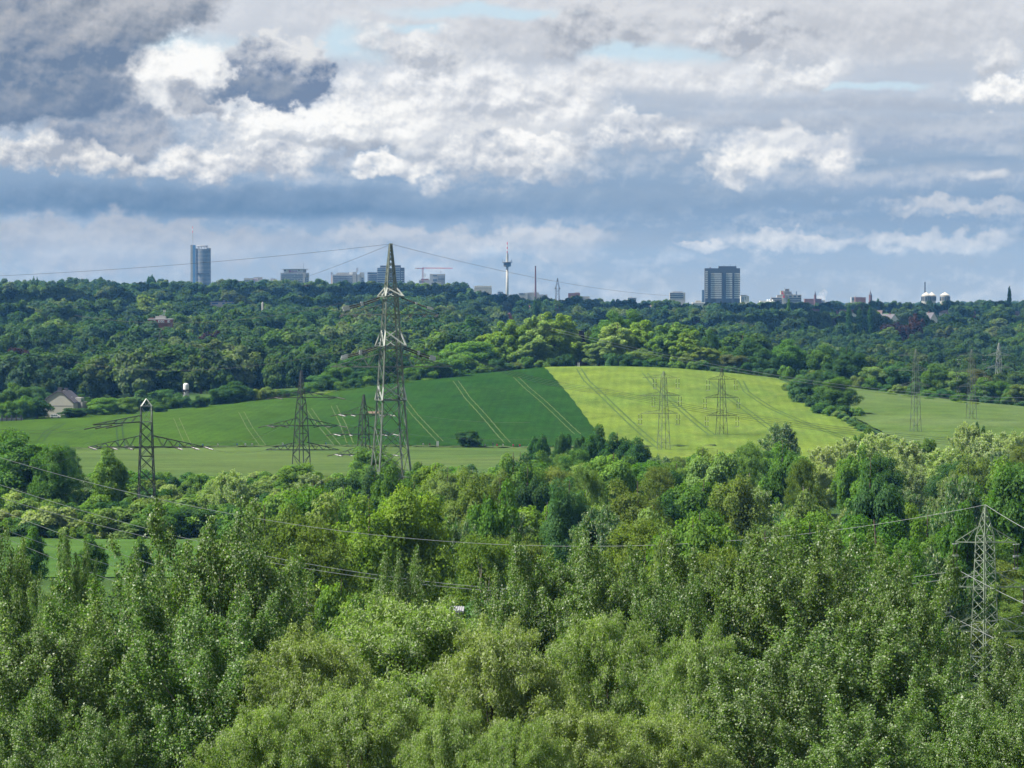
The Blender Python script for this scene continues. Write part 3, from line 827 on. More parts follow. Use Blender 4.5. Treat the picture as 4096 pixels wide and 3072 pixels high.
# --- trees told apart one by one in the middle distance
ONE = [
    ('maple0', 1255, 1980, 470, 330, 'mid'), ('maple1', 1480, 2005, 430, 380, 'yellow'), ('maple0', 1655, 1985, 432, 330, 'yellow'), ('birch0', 1230, 2085, 405, 420, 'olive'), ('maple1', 1060, 2030, 455, 300, 'olive'),
    ('birch1', 1930, 2150, 402, 400, 'olive'), ('birch0', 2080, 2160, 420, 300, 'olive'), ('broad1', 2640, 2215, 345, 260, 'pale'), ('birch1', 2560, 2090, 410, 420, 'olive'), ('broad0', 1360, 2360, 335, 220, 'fresh'),
    ('birch0', 2880, 2200, 380, 300, 'olive'), ('broad1', 3060, 2200, 378, 260, 'yellow'), ('birch1', 3760, 2270, 470, 330, 'olive'), ('birch0', 3960, 2250, 480, 360, 'olive'), ('birch1', 4120, 2330, 470, 320, 'olive'),
    ('birch0', 3850, 2480, 440, 360, 'olive'), ('birch1', 4040, 2560, 445, 300, 'olive'), ('maple1', 3500, 2090, 440, 400, 'mid'), ('maple0', 3230, 2080, 450, 380, 'fresh'), ('broad3', 3880, 2130, 520, 300, 'dark'),
    ('young', 125, 2115, 560, 120, 'mid'), ('young', 370, 2145, 560, 120, 'mid'), ('young', 562, 2155, 555, 95, 'mid'),
    ('shrub0', 262, 2108, 697, 75, 'yellow'), ('shrub1', 470, 2095, 700, 230, 'pale'), ('broad1', 640, 2020, 702, 230, 'mid'), ('broad0', 810, 2035, 706, 240, 'dark'), ('broad1', 960, 2030, 700, 230, 'dark'),
    ('shrub1', 345, 2105, 701, 130, 'mid'), ('shrub0', 140, 2085, 700, 170, 'dark'), ('shrub1', 20, 2090, 704, 160, 'mid'), ('shrub0', 400, 2118, 698, 70, 'silver'),
    ('broad2', 430, 1800, 770, 150, 'fresh'), ('broad2', 100, 1745, 790, 260, 'mid'), ('broad3', 20, 1730, 800, 200, 'mid'), ('birch0', 265, 1790, 780, 130, 'bluish'), ('broad3', 200, 1790, 770, 160, 'mid'),
    ('osier1', 920, 1890, 740, 170, 'silver'), ('broad3', 1215, 1860, 800, 190, 'fresh'), ('maple1', 1500, 1790, 850, 180, 'fresh'),
    ('broad2', 2390, 1712, 905, 110, 'dark'), ('broad1', 2470, 1745, 890, 150, 'dark'), ('broad2', 2545, 1760, 880, 120, 'dark'), ('shrub0', 2160, 1748, 960, 90, 'dark'), ('shrub1', 2255, 1738, 950, 90, 'dark'), ('shrub0', 2330, 1752, 950, 70, 'dark'),
    ('osier0', 3125, 1700, 890, 160, 'bluish'), ('osier1', 3385, 1760, 850, 150, 'silver'), ('osier0', 3520, 1740, 830, 240, 'silver'), ('osier1', 3620, 1770, 800, 200, 'silver'), ('osier0', 3780, 1800, 770, 220, 'silver'),
    ('osier1', 3870, 1700, 900, 140, 'silver'), ('osier0', 3985, 1735, 850, 230, 'silver'), ('osier1', 4080, 1740, 830, 180, 'silver'), ('broad1', 3470, 1718, 900, 80, 'fresh'), ('shrub0', 3415, 1755, 905, 60, 'mid'),
    ('shrub0', 3912, 1708, 905, 60, 'dark'), ('broad0', 3700, 1762, 850, 110, 'fresh'), ('osier0', 3300, 1790, 840, 180, 'silver'),
    ('broad0', 1876, 1724, 1103, 92, 'dark'),
]
for k, px, py, D, w, c in ONE:
    put(k, px, py, D, w, c)
# --- scrub on the left between the meadow and the field, and bushes along the field edges
def scrub():
    g = random.Random(3)
    for D in range(704, 866, 14):
        n = int((1080 + 300) / F * D / 5.2)
        for i in range(n):
            px = -250 + 1380 * (i + g.uniform(0, 1)) / n
            d = D + g.uniform(-6, 6)
            x = at(px, 1500, d).x
            top = CZ - (np.interp(px, [-300, 0, 200, 330, 500, 620, 1150], [1760, 1760, 1810, 1890, 1880, 1890, 1890]) - HORIZON) / F * d
            h = min(g.uniform(2.4, 5.6), (top - h1(x, d)))
            if h < 1.6: continue
            col = g.choices(['mid', 'dark', 'fresh', 'pale', 'silver', 'olive'], (5, 3, 3, 2, 1.2, 1))[0]
            plant('shrub%d' % g.randrange(2), x, d, h, jit(T[col], g), h * g.uniform(1.3, 2.1), rz=g.uniform(0, 6.28), colour=WORDS[col])
    x = -215.0
    while x < 262:
        y = float(yfar(x)) + g.uniform(2.5, 7)
        h = g.uniform(2.2, 5.5)
        if not (24 < x < 38) and not (-180 < x < -154):
            col = g.choices(['mid', 'dark', 'bluish', 'olive', 'fresh'], (4, 5, 3, 1, 1.5))[0]
            plant('shrub%d' % g.randrange(2), x, y, h, jit(T[col], g), g.uniform(6, 9.5), rz=g.uniform(0, 6.28), colour=WORDS[col])
        x += g.uniform(4.0, 6.2)
scrub()
# --- the broad wood between the field and the poplars
def mid_wood():
    g = random.Random(11)
    lim_x = [-300, 0, 200, 330, 500, 620, 1000, 1150, 1300, 1480, 1640, 1850, 2000, 2150, 2300, 2560, 2700, 2850, 3000, 3160, 3300, 3450, 3600, 3700, 3800, 3950, 4096, 4400]
    lim_y = [1745, 1750, 1800, 1890, 1860, 1885, 1885, 1880, 1890, 1860, 1840, 1850, 1830, 1800, 1790, 1815, 1810, 1780, 1765, 1790, 1825, 1790, 1790, 1800, 1800, 1760, 1740, 1740]
    keys = ['broad0', 'broad1', 'broad2', 'broad3', 'maple0', 'birch0', 'birch1', 'osier0', 'osier1', 'maple1']
    taken = [(p['o'].location.x, p['o'].location.y, p['w']) for p in PLANTED]
    for D, hi in ((368, 13), (402, 16), (440, 17), (482, 16), (528, 17), (575, 16), (628, 16), (690, 15), (755, 14), (815, 13), (868, 12)):
        n = int(4700 / F * D / 8.6)
        for i in range(n):
            px = -300 + 4700 * (i + g.uniform(0.1, 0.9)) / n
            d = D + g.uniform(-17, 17)
            if px < 830 and d < 708: continue
            if px < 1050 and d < 430: continue
            if px > 3700 and 330 < d < 420: continue
            x = at(px, 1500, d).x
            if any((x - a) ** 2 + (d - b) ** 2 < (0.55 * c + 2.2) ** 2 for a, b, c in taken): continue
            top = CZ + 0 - (np.interp(px, lim_x, lim_y) + 12 - HORIZON) / F * d
            hmax = top - h1(x, d)
            h = min(hi * g.uniform(0.62, 1.22), hmax * g.uniform(0.86, 1.0))
            # the scrub on the left is lower
            if px < 1000: h = min(h, g.uniform(4.5, 9.0))
            if h < 2.2: continue
            k = g.choices(keys, (5, 6, 5, 5, 3, 2, 2, 3 + 5 * (px > 3000), 3 + 5 * (px > 3000), 2))[0]
            if h < 6: k = g.choice(['shrub0', 'shrub1'])
            col = g.choices(['mid', 'fresh', 'dark', 'pale', 'olive', 'yellow', 'bluish'], (7, 5, 2.5, 2, 2, 1.6, 1.2))[0]
            if k.startswith('birch'): col = g.choice(['olive', 'olive', 'pale'])
            if k.startswith('osier'): col = g.choice(['silver', 'pale', 'bluish'])
            w = None
            if h > 6: w = g.uniform(7.0, 11.0) if not k.startswith('birch') else g.uniform(6, 8.5)
            else: w = h * g.uniform(1.2, 1.9)
            plant(k, x, d, h, jit(T[col], g), w, rz=g.uniform(0, 6.28), colour=WORDS[col])
            taken.append((x, d, w / 2))
mid_wood()
# --- trees on the hill top and along the far edges of the fields
HILL = [
    ('broad1', 1760, 1430, 1470, 190, 'mid'), ('broad0', 1880, 1370, 1510, 200, 'fresh'), ('broad1', 1700, 1400, 1530, 160, 'mid'), ('hill2', 1975, 1335, 1540, 130, 'yellow'), ('hill0', 2035, 1288, 1530, 170, 'yellow'), ('hill2', 2090, 1330, 1545, 130, 'fresh'), ('hill1', 1925, 1380, 1525, 120, 'fresh'),
    ('hill1', 2160, 1268, 1530, 150, 'blossom'), ('hill0', 2225, 1258, 1535, 170, 'yellow'), ('hill2', 2265, 1300, 1552, 110, 'olive'), ('hill2', 2300, 1350, 1570, 130, 'olive'), ('broad1', 2110, 1465, 1508, 130, 'mid'), ('hill2', 2125, 1350, 1512, 150, 'pale'),
    ('hill2', 2395, 1372, 1515, 110, 'pale'), ('broad2', 2435, 1256, 1560, 150, 'mid'), ('broad2', 2515, 1252, 1565, 140, 'mid'), ('hill1', 2470, 1300, 1535, 150, 'blossom'), ('hill2', 2560, 1290, 1545, 150, 'yellow'),
    ('hill0', 2630, 1330, 1540, 140, 'fresh'), ('hill1', 2690, 1298, 1530, 160, 'fresh'), ('hill2', 2755, 1330, 1522, 140, 'yellow'), ('hill0', 2800, 1390, 1515, 160, 'olive'), ('broad1', 2560, 1400, 1520, 160, 'olive'), ('broad2', 2830, 1330, 1560, 90, 'dark'),
    ('broad2', 2900, 1370, 1590, 110, 'mid'), ('shrub0', 2890, 1468, 1497, 110, 'bluish'), ('shrub1', 2960, 1480, 1495, 100, 'bluish'), ('broad0', 2925, 1420, 1530, 110, 'bronze'), ('broad2', 2990, 1360, 1560, 150, 'dark'),
    ('broad1', 3060, 1400, 1540, 130, 'dark'), ('broad2', 3165, 1365, 1545, 150, 'mid'), ('broad2', 3280, 1385, 1540, 130, 'mid'), ('broad1', 3390, 1400, 1540, 140, 'dark'), ('broad3', 3350, 1440, 1500, 110, 'dark'),
    ('maple1', 3238, 1483, 1335, 130, 'bluish'), ('broad0', 3200, 1520, 1330, 90, 'bluish'), ('shrub1', 3235, 1590, 1318, 110, 'dark'), ('broad1', 3185, 1525, 1375, 80, 'bronze'), ('maple0', 3350, 1514, 1268, 150, 'mid'), ('broad2', 3300, 1530, 1285, 90, 'bluish'), ('shrub0', 3290, 1615, 1262, 90, 'dark'), ('shrub1', 3370, 1622, 1256, 110, 'dark'), ('shrub0', 3330, 1625, 1252, 90, 'mid'), ('shrub0', 3432, 1632, 1255, 60, 'fresh'), ('shrub1', 3285, 1600, 1300, 80, 'bluish'),
    ('broad0', 3510, 1470, 1490, 140, 'pale'), ('broad1', 3590, 1455, 1485, 150, 'bluish'), ('broad2', 3735, 1462, 1475, 140, 'mid'), ('broad1', 3660, 1500, 1480, 110, 'dark'), ('broad0', 3820, 1490, 1470, 120, 'pale'),
    ('broad3', 3890, 1480, 1480, 120, 'bronze'), ('broad2', 3940, 1515, 1450, 120, 'fresh'), ('broad1', 4010, 1530, 1450, 120, 'mid'), ('broad0', 4085, 1540, 1440, 120, 'olive'), ('shrub1', 3815, 1585, 1410, 45, 'mid'),
    ('broad2', 1415, 1430, 1500, 180, 'dark'), ('broad1', 1530, 1400, 1520, 170, 'dark'), ('broad2', 1600, 1420, 1520, 150, 'dark'), ('broad1', 1350, 1460, 1480, 130, 'mid'), ('broad3', 1290, 1500, 1470, 130, 'bluish'), ('broad2', 1680, 1460, 1490, 140, 'mid'),
    ('broad1', 1480, 1480, 1460, 150, 'dark'), ('shrub0', 1290, 1568, 1420, 75, 'blossom'), ('conifer', 1062, 1580, 1420, 70, 'dark'), ('conifer', 1005, 1590, 1420, 60, 'bluish'),
    ('broad1', 885, 1550, 1400, 130, 'dark'), ('broad2', 950, 1530, 1410, 150, 'dark'), ('broad0', 1140, 1560, 1430, 140, 'dark'), ('broad1', 800, 1585, 1378, 80, 'dark'), ('broad3', 672, 1560, 1390, 110, 'bluish'),
    ('broad0', 415, 1592, 1352, 125, 'fresh'), ('broad0', 510, 1590, 1350, 80, 'fresh'), ('conifer', 560, 1560, 1372, 70, 'bluish'), ('conifer', 610, 1568, 1380, 70, 'dark'), ('broad2', 640, 1610, 1356, 70, 'mid'), ('broad0', 292, 1632, 1332, 105, 'dark'),
    ('broad1', 30, 1610, 1330, 110, 'mid'), ('broad1', 95, 1590, 1332, 120, 'mid'), ('broad0', 150, 1590, 1336, 110, 'dark'), ('broad2', 335, 1580, 1380, 90, 'dark'), ('broad1', 60, 1540, 1420, 150, 'mid'), ('broad3', 130, 1550, 1420, 120, 'bluish'),
    ('shrub0', 1235, 1612, 1418, 60, 'pale'), ('shrub1', 1330, 1592, 1425, 80, 'pale'), ('shrub0', 1400, 1575, 1432, 80, 'mid'), ('shrub1', 1470, 1560, 1438, 70, 'mid'), ('shrub0', 1640, 1530, 1455, 80, 'mid'), ('shrub1', 1720, 1515, 1465, 80, 'fresh'),
    ('shrub0', 1810, 1497, 1476, 90, 'mid'), ('shrub1', 3560, 1582, 1425, 60, 'yellow'), ('shrub0', 3640, 1588, 1420, 70, 'yellow'), ('shrub1', 3710, 1595, 1415, 60, 'fresh'), ('shrub0', 3840, 1612, 1400, 60, 'yellow'), ('shrub1', 3900, 1622, 1396, 60, 'yellow'),
]
for k, px, py, D, w, c in HILL:
    put(k, px, py, D, w, c, lift=1.15 if 1700 < px < 2880 else 1.0)
for i, (px, base, h, w, c) in enumerate([(3150, 1568, 3.0, 5, 'olive'), (3180, 1592, 3.4, 5, 'bluish'), (3215, 1618, 3.6, 6, 'bluish'), (3250, 1635, 3.5, 6, 'dark'), (3290, 1652, 3.2, 6, 'mid'), (3330, 1664, 2.6, 5, 'bluish'), (3352, 1674, 2.4, 5, 'pale'), (3372, 1684, 2.3, 5, 'bluish'),
                                         (3392, 1694, 2.3, 5, 'pale'), (3410, 1704, 2.2, 4.5, 'bluish'), (3428, 1714, 2.2, 4.5, 'mid'), (3444, 1724, 2.0, 4.5, 'bluish'), (3458, 1734, 2.0, 4, 'bluish'), (3472, 1744, 2.2, 4, 'mid'), (3486, 1754, 2.2, 4, 'dark')]):
    D = dist_at(px, base, 1000, 1600)
    plant('shrub%d' % (i % 2), at(px, base, D).x, D, h, jit(T[c], random), w, colour=WORDS[c])
# --- woods behind: the nearest trees one by one, the rest as one mass
def far_wood():
    g = random.Random(23)
    crowns = ['far0', 'far1', 'far2', 'far3', 'column', 'conifer']
    pts, tint, scl, rot, var = [], [], [], [], []
    n_ind = 0
    D = 1600.0
    while D < 9000:
        step = 26 + (D - 1600) * 0.020 if D < 4300 else 200
        wpx = 4096 * 1.10
        gap = 11.0 if D < 2600 else 12.5 if D < 4300 else 24
        n = int(wpx / F * D / gap)
        for i in range(n):
            px = -205 + wpx * (i + g.uniform(0.0, 1.0)) / n
            d = D + g.uniform(-0.5, 0.5) * step
            x = (px - CX) / F * d
            h = g.uniform(9.5, 19.5) * (1.12 if px < 1900 else 0.92)
            lump = math.sin(x * 0.011 + d * 0.004) + math.sin(x * 0.027 - d * 0.009 + 2)
            if px > 3000 and d < 2500: h *= 0.75
            h *= 1 + 0.10 * lump
            k = g.choices(range(6), (5, 5, 5, 5, 0.35, 0.5 + 0.6 * (px > 3000)))[0]
            z = h1(x, d)
            # keep sight of what stands in clearings
            if any(abs(px - cpx) < cw and d0 < d < cd and pix((x, d, z + h))[1] < cy_ for cpx, cw, d0, cd, cy_ in CLEAR): continue
            zone = lump + g.uniform(-1.2, 1.2)
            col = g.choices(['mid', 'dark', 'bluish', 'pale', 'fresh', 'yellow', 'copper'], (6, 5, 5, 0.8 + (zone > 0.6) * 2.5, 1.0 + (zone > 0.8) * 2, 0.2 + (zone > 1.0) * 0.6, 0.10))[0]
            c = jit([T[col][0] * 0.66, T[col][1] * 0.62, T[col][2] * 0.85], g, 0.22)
            if k == 4: c = T['dark']; h *= 1.15
            if k == 5: c = jit(T['dark'], g); 
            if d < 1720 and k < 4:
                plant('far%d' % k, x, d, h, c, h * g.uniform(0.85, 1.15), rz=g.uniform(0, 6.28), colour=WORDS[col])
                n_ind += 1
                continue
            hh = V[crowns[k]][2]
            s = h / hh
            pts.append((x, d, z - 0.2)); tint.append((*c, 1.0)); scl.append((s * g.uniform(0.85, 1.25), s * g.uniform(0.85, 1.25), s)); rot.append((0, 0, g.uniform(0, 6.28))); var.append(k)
        D += step
    me = bpy.data.meshes.new('far_wood')
    me.from_pydata(pts, [], [])
    a = me.attributes.new('tint', 'FLOAT_COLOR', 'POINT'); a.data.foreach_set('color', np.array(tint, np.float32).ravel())
    a = me.attributes.new('scl', 'FLOAT_VECTOR', 'POINT'); a.data.foreach_set('vector', np.array(scl, np.float32).ravel())
    a = me.attributes.new('rot', 'FLOAT_VECTOR', 'POINT'); a.data.foreach_set('vector', np.array(rot, np.float32).ravel())
    a = me.attributes.new('var', 'INT', 'POINT'); a.data.foreach_set('value', np.array(var, np.int32))
    o = link('far_wood', me)
    tag(o, 'wooded slopes and tree tops receding to the skyline', kind='stuff')
    src = bpy.data.collections.new('crown_sources')       # not linked to the scene: only copied by the wood
    for i, k in enumerate(crowns):
        so = bpy.data.objects.new('crown_source_%s' % 'abcdef'[i], V[k][0])
        src.objects.link(so)
    t = bpy.data.node_groups.new('wood', 'GeometryNodeTree')
    t.interface.new_socket('Geometry', in_out='INPUT', socket_type='NodeSocketGeometry')
    t.interface.new_socket('Geometry', in_out='OUTPUT', socket_type='NodeSocketGeometry')
    N = t.nodes.new; L = t.links.new
    gi, go = N('NodeGroupInput'), N('NodeGroupOutput')
    ci = N('GeometryNodeCollectionInfo'); ci.inputs['Collection'].default_value = src
    ci.inputs['Separate Children'].default_value = True; ci.inputs['Reset Children'].default_value = True
    ip = N('GeometryNodeInstanceOnPoints'); ip.inputs['Pick Instance'].default_value = True
    def attr(name, typ):
        n = N('GeometryNodeInputNamedAttribute'); n.data_type = typ; n.inputs['Name'].default_value = name
        return n.outputs[0]
    L(gi.outputs[0], ip.inputs['Points']); L(ci.outputs[0], ip.inputs['Instance'])
    L(attr('var', 'INT'), ip.inputs['Instance Index']); L(attr('rot', 'FLOAT_VECTOR'), ip.inputs['Rotation']); L(attr('scl', 'FLOAT_VECTOR'), ip.inputs['Scale'])
    L(ip.outputs[0], go.inputs[0])
    md = o.modifiers.new('wood', 'NODES'); md.node_group = t
    print('far wood points', len(pts), 'individual', n_ind)
# clearings kept open: centre px, half width px, from distance, to distance, row above which no crown may reach
CLEAR = [(637, 55, 1600, 2150, 1312), (885, 64, 1600, 3000, 1222), (828, 14, 1600, 3000, 1228), (1050, 12, 1600, 2600, 1226), (15, 40, 1600, 1900, 1488), (1160, 24, 1600, 2000, 1468),
         (800, 60, 3600, 9000, 1130), (2480, 220, 1600, 1900, 1330), (1838, 18, 1600, 3500, 1300), (2040, 28, 1600, 3500, 1274), (2122, 16, 1600, 3800, 1246), (2228, 36, 1600, 3800, 1248), (2612, 26, 1600, 4000, 1236),
         (498, 26, 1600, 2600, 1430), (975, 22, 1600, 2600, 1450), (163, 18, 1600, 3200, 1228), (14, 4, 1600, 3300, 1210),
         (3345, 22, 1600, 3900, 1256), (3413, 17, 1600, 3900, 1266), (3528, 32, 1600, 3900, 1260), (3580, 24, 1600, 3900, 1276), (3640, 24, 1600, 3900, 1258), (3735, 32, 1600, 3900, 1282), (3795, 14, 1600, 3900, 1254), (3900, 34, 1600, 3900, 1260), (4075, 34, 1600, 3900, 1260), (3275, 20, 1600, 3900, 1250),
         (2080, 190, 3900, 9000, 1196), (2960, 260, 3300, 9000, 1207), (3460, 420, 3900, 9000, 1203), (2880, 85, 2500, 9000, 1207)]
far_wood()
for k, px, py, D, w, c, lab in [('far1', 607, 1106, 4000, 46, 'dark', 'lone round tree standing above the skyline left of the tall glass tower'),
                                ('column', 122, 1120, 3800, 11, 'dark', 'left one of three columnar poplars on the left skyline'), ('column', 136, 1110, 3800, 12, 'dark', 'middle one of three columnar poplars on the left skyline'),
                                ('column', 150, 1112, 3800, 10, 'dark', 'right one of three columnar poplars on the left skyline'),
                                ('column', 1133, 1116, 4000, 9, 'dark', 'left columnar poplar before the office slab with the roof sign'), ('column', 1147, 1119, 4000, 10, 'dark', 'right columnar poplar before the office slab with the roof sign'),
                                ('column', 1262, 1127, 4000, 12, 'dark', 'forked dark poplar on the skyline right of the office slab'), ('column', 4036, 1152, 3600, 20, 'mid', 'narrow poplar rising above the skyline near the right edge'),
                                ('conifer', 3154, 1198, 3300, 22, 'mid', 'pointed conifer before the office block with two red emblems'), ('column', 2140, 1197, 2700, 20, 'dark', 'left dark columnar poplar below the brick chimney'),
                                ('column', 2160, 1197, 2700, 18, 'dark', 'right dark columnar poplar below the brick chimney'),
                                ('column', 3395, 1225, 2600, 26, 'dark', 'first dark poplar from the left in front of the hillside houses'), ('column', 3437, 1235, 2600, 24, 'dark', 'second dark poplar from the left in front of the hillside houses'),
                                ('column', 3480, 1232, 2600, 24, 'dark', 'third dark poplar from the left in front of the hillside houses'),
                                ('far3', 3660, 1262, 2500, 70, 'copper', 'dark copper red tree in front of the hillside houses')]:
    put(k, px, py, D, w, c, label=lab)
# ------------------------------------------------------------------ lattice pylons
def prof(z, P):
    zs = [p[0] for p in P]; ws = [p[1] for p in P]
    return float(np.interp(z, zs, ws)) / 2
def pylon(px, D, rz, P, levels, leg_w, brace_w, mat, label, arms=(), rims=(), group='lattice pylons', single_braces=True, insulator=None, base_z=None, zig=False, peak=True, arm_rz=0.0):
    """P: (height, body width) pairs; levels: heights of the panel joints; arms: dicts; rims: flared platforms"""
    x = at(px, 1500, D).x
    z0 = h1(x, D) if base_z is None else base_z
    root = empty('lattice_pylon', (x, D, z0 - 0.5), label, 'pylon', group, rz)
    corners = [(-1, -1), (1, -1), (1, 1), (-1, 1)]
    cn = lambda i, z: Vector((corners[i][0] * prof(z, P), corners[i][1] * prof(z, P), z))
    zs = [p[0] for p in P]
    for i in range(4):
        mb = MB()
        for a, b in zip(zs[:-1], zs[1:]):
            mb.beam(cn(i, a), cn(i, b), leg_w * (1.0 if a < zs[-1] * 0.5 else 0.8))
        mb.build('leg', mat, root)
    joint = MB()
    allb = []
    for a, b in zip(levels[:-1], levels[1:]):
        for i in range(4):
            j = (i + 1) % 4
            if zig:
                k = (levels.index(a) + i) % 2
                allb.append((cn(i, a), cn(j, b)) if k else (cn(j, a), cn(i, b)))
            else:
                allb.append((cn(i, a), cn(j, b))); allb.append((cn(j, a), cn(i, b)))
            if (levels.index(a) % 3) == 1:
                (MB() if single_braces else joint).beam(cn(i, a), cn(j, a), brace_w) if not single_braces else MB().beam(cn(i, a), cn(j, a), brace_w).build('horizontal_strut', mat, root)
    if single_braces:
        for p, q in allb:
            MB().beam(p, q, brace_w).build('brace', mat, root)
    else:
        for p, q in allb: joint.beam(p, q, brace_w)
        tag(joint.build('bracing', mat, root), kind='stuff')
    # flared platforms: a horizontal frame carried by raking struts
    for zt, zb, rx, ry in rims:
        fr = MB()
        R4 = [Vector((sx * rx, sy * ry, zb)) for sx, sy in corners]
        for i in range(4):
            fr.beam(R4[i], R4[(i + 1) % 4], leg_w * 0.9)
        fr.build('platform_frame', mat, root)
        for i in range(4):
            MB().beam(cn(i, zt), R4[i], leg_w * 0.85).build('raking_strut', M['steel_pale'], root)
            MB().beam(cn(i, zt), R4[(i + 1) % 4], leg_w * 0.8).build('raking_strut', M['steel_pale'], root)
            mid = (R4[i] + R4[(i + 1) % 4]) / 2
            MB().beam(cn(i, (zt + zb) / 2), mid, brace_w).build('raking_strut', M['steel_pale'], root)
            MB().beam(cn(i, zb), R4[i], brace_w).build('raking_strut', mat, root)
    rot = Matrix.Rotation(arm_rz, 4, 'Z')
    for A in arms:
        z, L, Rr, up = A['z'], A['l'], A['r'], A['up']
        mb = MB()
        b = prof(z, P); bu = prof(z + up, P)
        for s, ln in ((-1, L), (1, Rr)):
            tip = rot @ Vector((s * ln, 0, z))
            t2 = rot @ Vector((s * ln * 0.97, 0, z + 0.1))
            for sy in (-1, 1):
                lo = rot @ Vector((s * b, sy * b, z)); hi = rot @ Vector((s * bu, sy * bu, z + up))
                mb.beam(lo, tip, brace_w * 1.5); mb.beam(hi, t2, brace_w * 1.2)
                n = A.get('n', 4)
                for k in range(1, n):
                    f, f2 = k / n, (k - 0.5) / n
                    mb.beam(lo.lerp(tip, f), hi.lerp(t2, f2), brace_w * 0.8)
                    mb.beam(lo.lerp(tip, f), hi.lerp(t2, min(1, f + 0.5 / n)), brace_w * 0.8)
            n = A.get('n', 4)
            for k in range(1, n):
                f = k / n
                mb.beam((rot @ Vector((s * b, -b, z))).lerp(tip, f), (rot @ Vector((s * b, b, z))).lerp(tip, f), brace_w * 0.8)
        mb.beam(rot @ Vector((-b, -b, z)), rot @ Vector((b, -b, z)), brace_w * 1.4)
        mb.beam(rot @ Vector((-b, b, z)), rot @ Vector((b, b, z)), brace_w * 1.4)
        mb.build('crossarm', mat, root)
        for f, s in A.get('ins', ()):                   # share of the arm, side
            ln = L if s < 0 else Rr
            p = rot @ Vector((s * (b + (ln - b) * f), 0, z))
            typ = A.get('type', 'hang')
            il = A.get('il', 2.6)
            if typ == 'hang':                           # two strings side by side with a yoke below
                d = A.get('gap', 0.55)
                for k in (-1, 1):
                    q0 = p + Vector((k * d / 2, 0, -0.15))
                    st = MB().tube([q0, q0 - Vector((0, 0, il))], A.get('ir', 0.09), 6)
                    ins = st.build('insulator', M['insulator'], root)
                    ft = MB()
                    for zz in (0.05, il * 0.48, il * 0.52, il - 0.05):
                        ft.lathe([(0.20, q0.z - zz - 0.04), (0.20, q0.z - zz + 0.04)], 8, (q0.x, q0.y))
                    ft.build('corona_ring', M['fitting'], ins)
                MB().beam(p + Vector((-d / 2 - 0.1, 0, -il - 0.2)), p + Vector((d / 2 + 0.1, 0, -il - 0.2)), 0.10).build('yoke', M['fitting'], root)
            else:                                        # strain strings pulled towards the span
                for dv in A.get('pull', (Vector((-1, -1, -0.35)),)):
                    dv = Vector(dv).normalized()
                    e = p + dv * il
                    sidev = dv.cross(Vector((0, 0, 1))).normalized() * 0.22
                    for k in (-1, 1):
                        ins = MB().tube([p + sidev * k * 0.4, e + sidev * k], A.get('ir', 0.10), 5).build('insulator', M['insulator'], root)
                        ft = MB()
                        for t in (0.08, 0.5, 0.93):
                            c = (p + sidev * k * 0.4).lerp(e + sidev * k, t)
                            ft.box(c.x - .09, c.x + .09, c.y - .09, c.y + .09, c.z - .09, c.z + .09)
                        ft.build('corona_ring', A.get('fm', M['steel_dark']), ins)
    return root

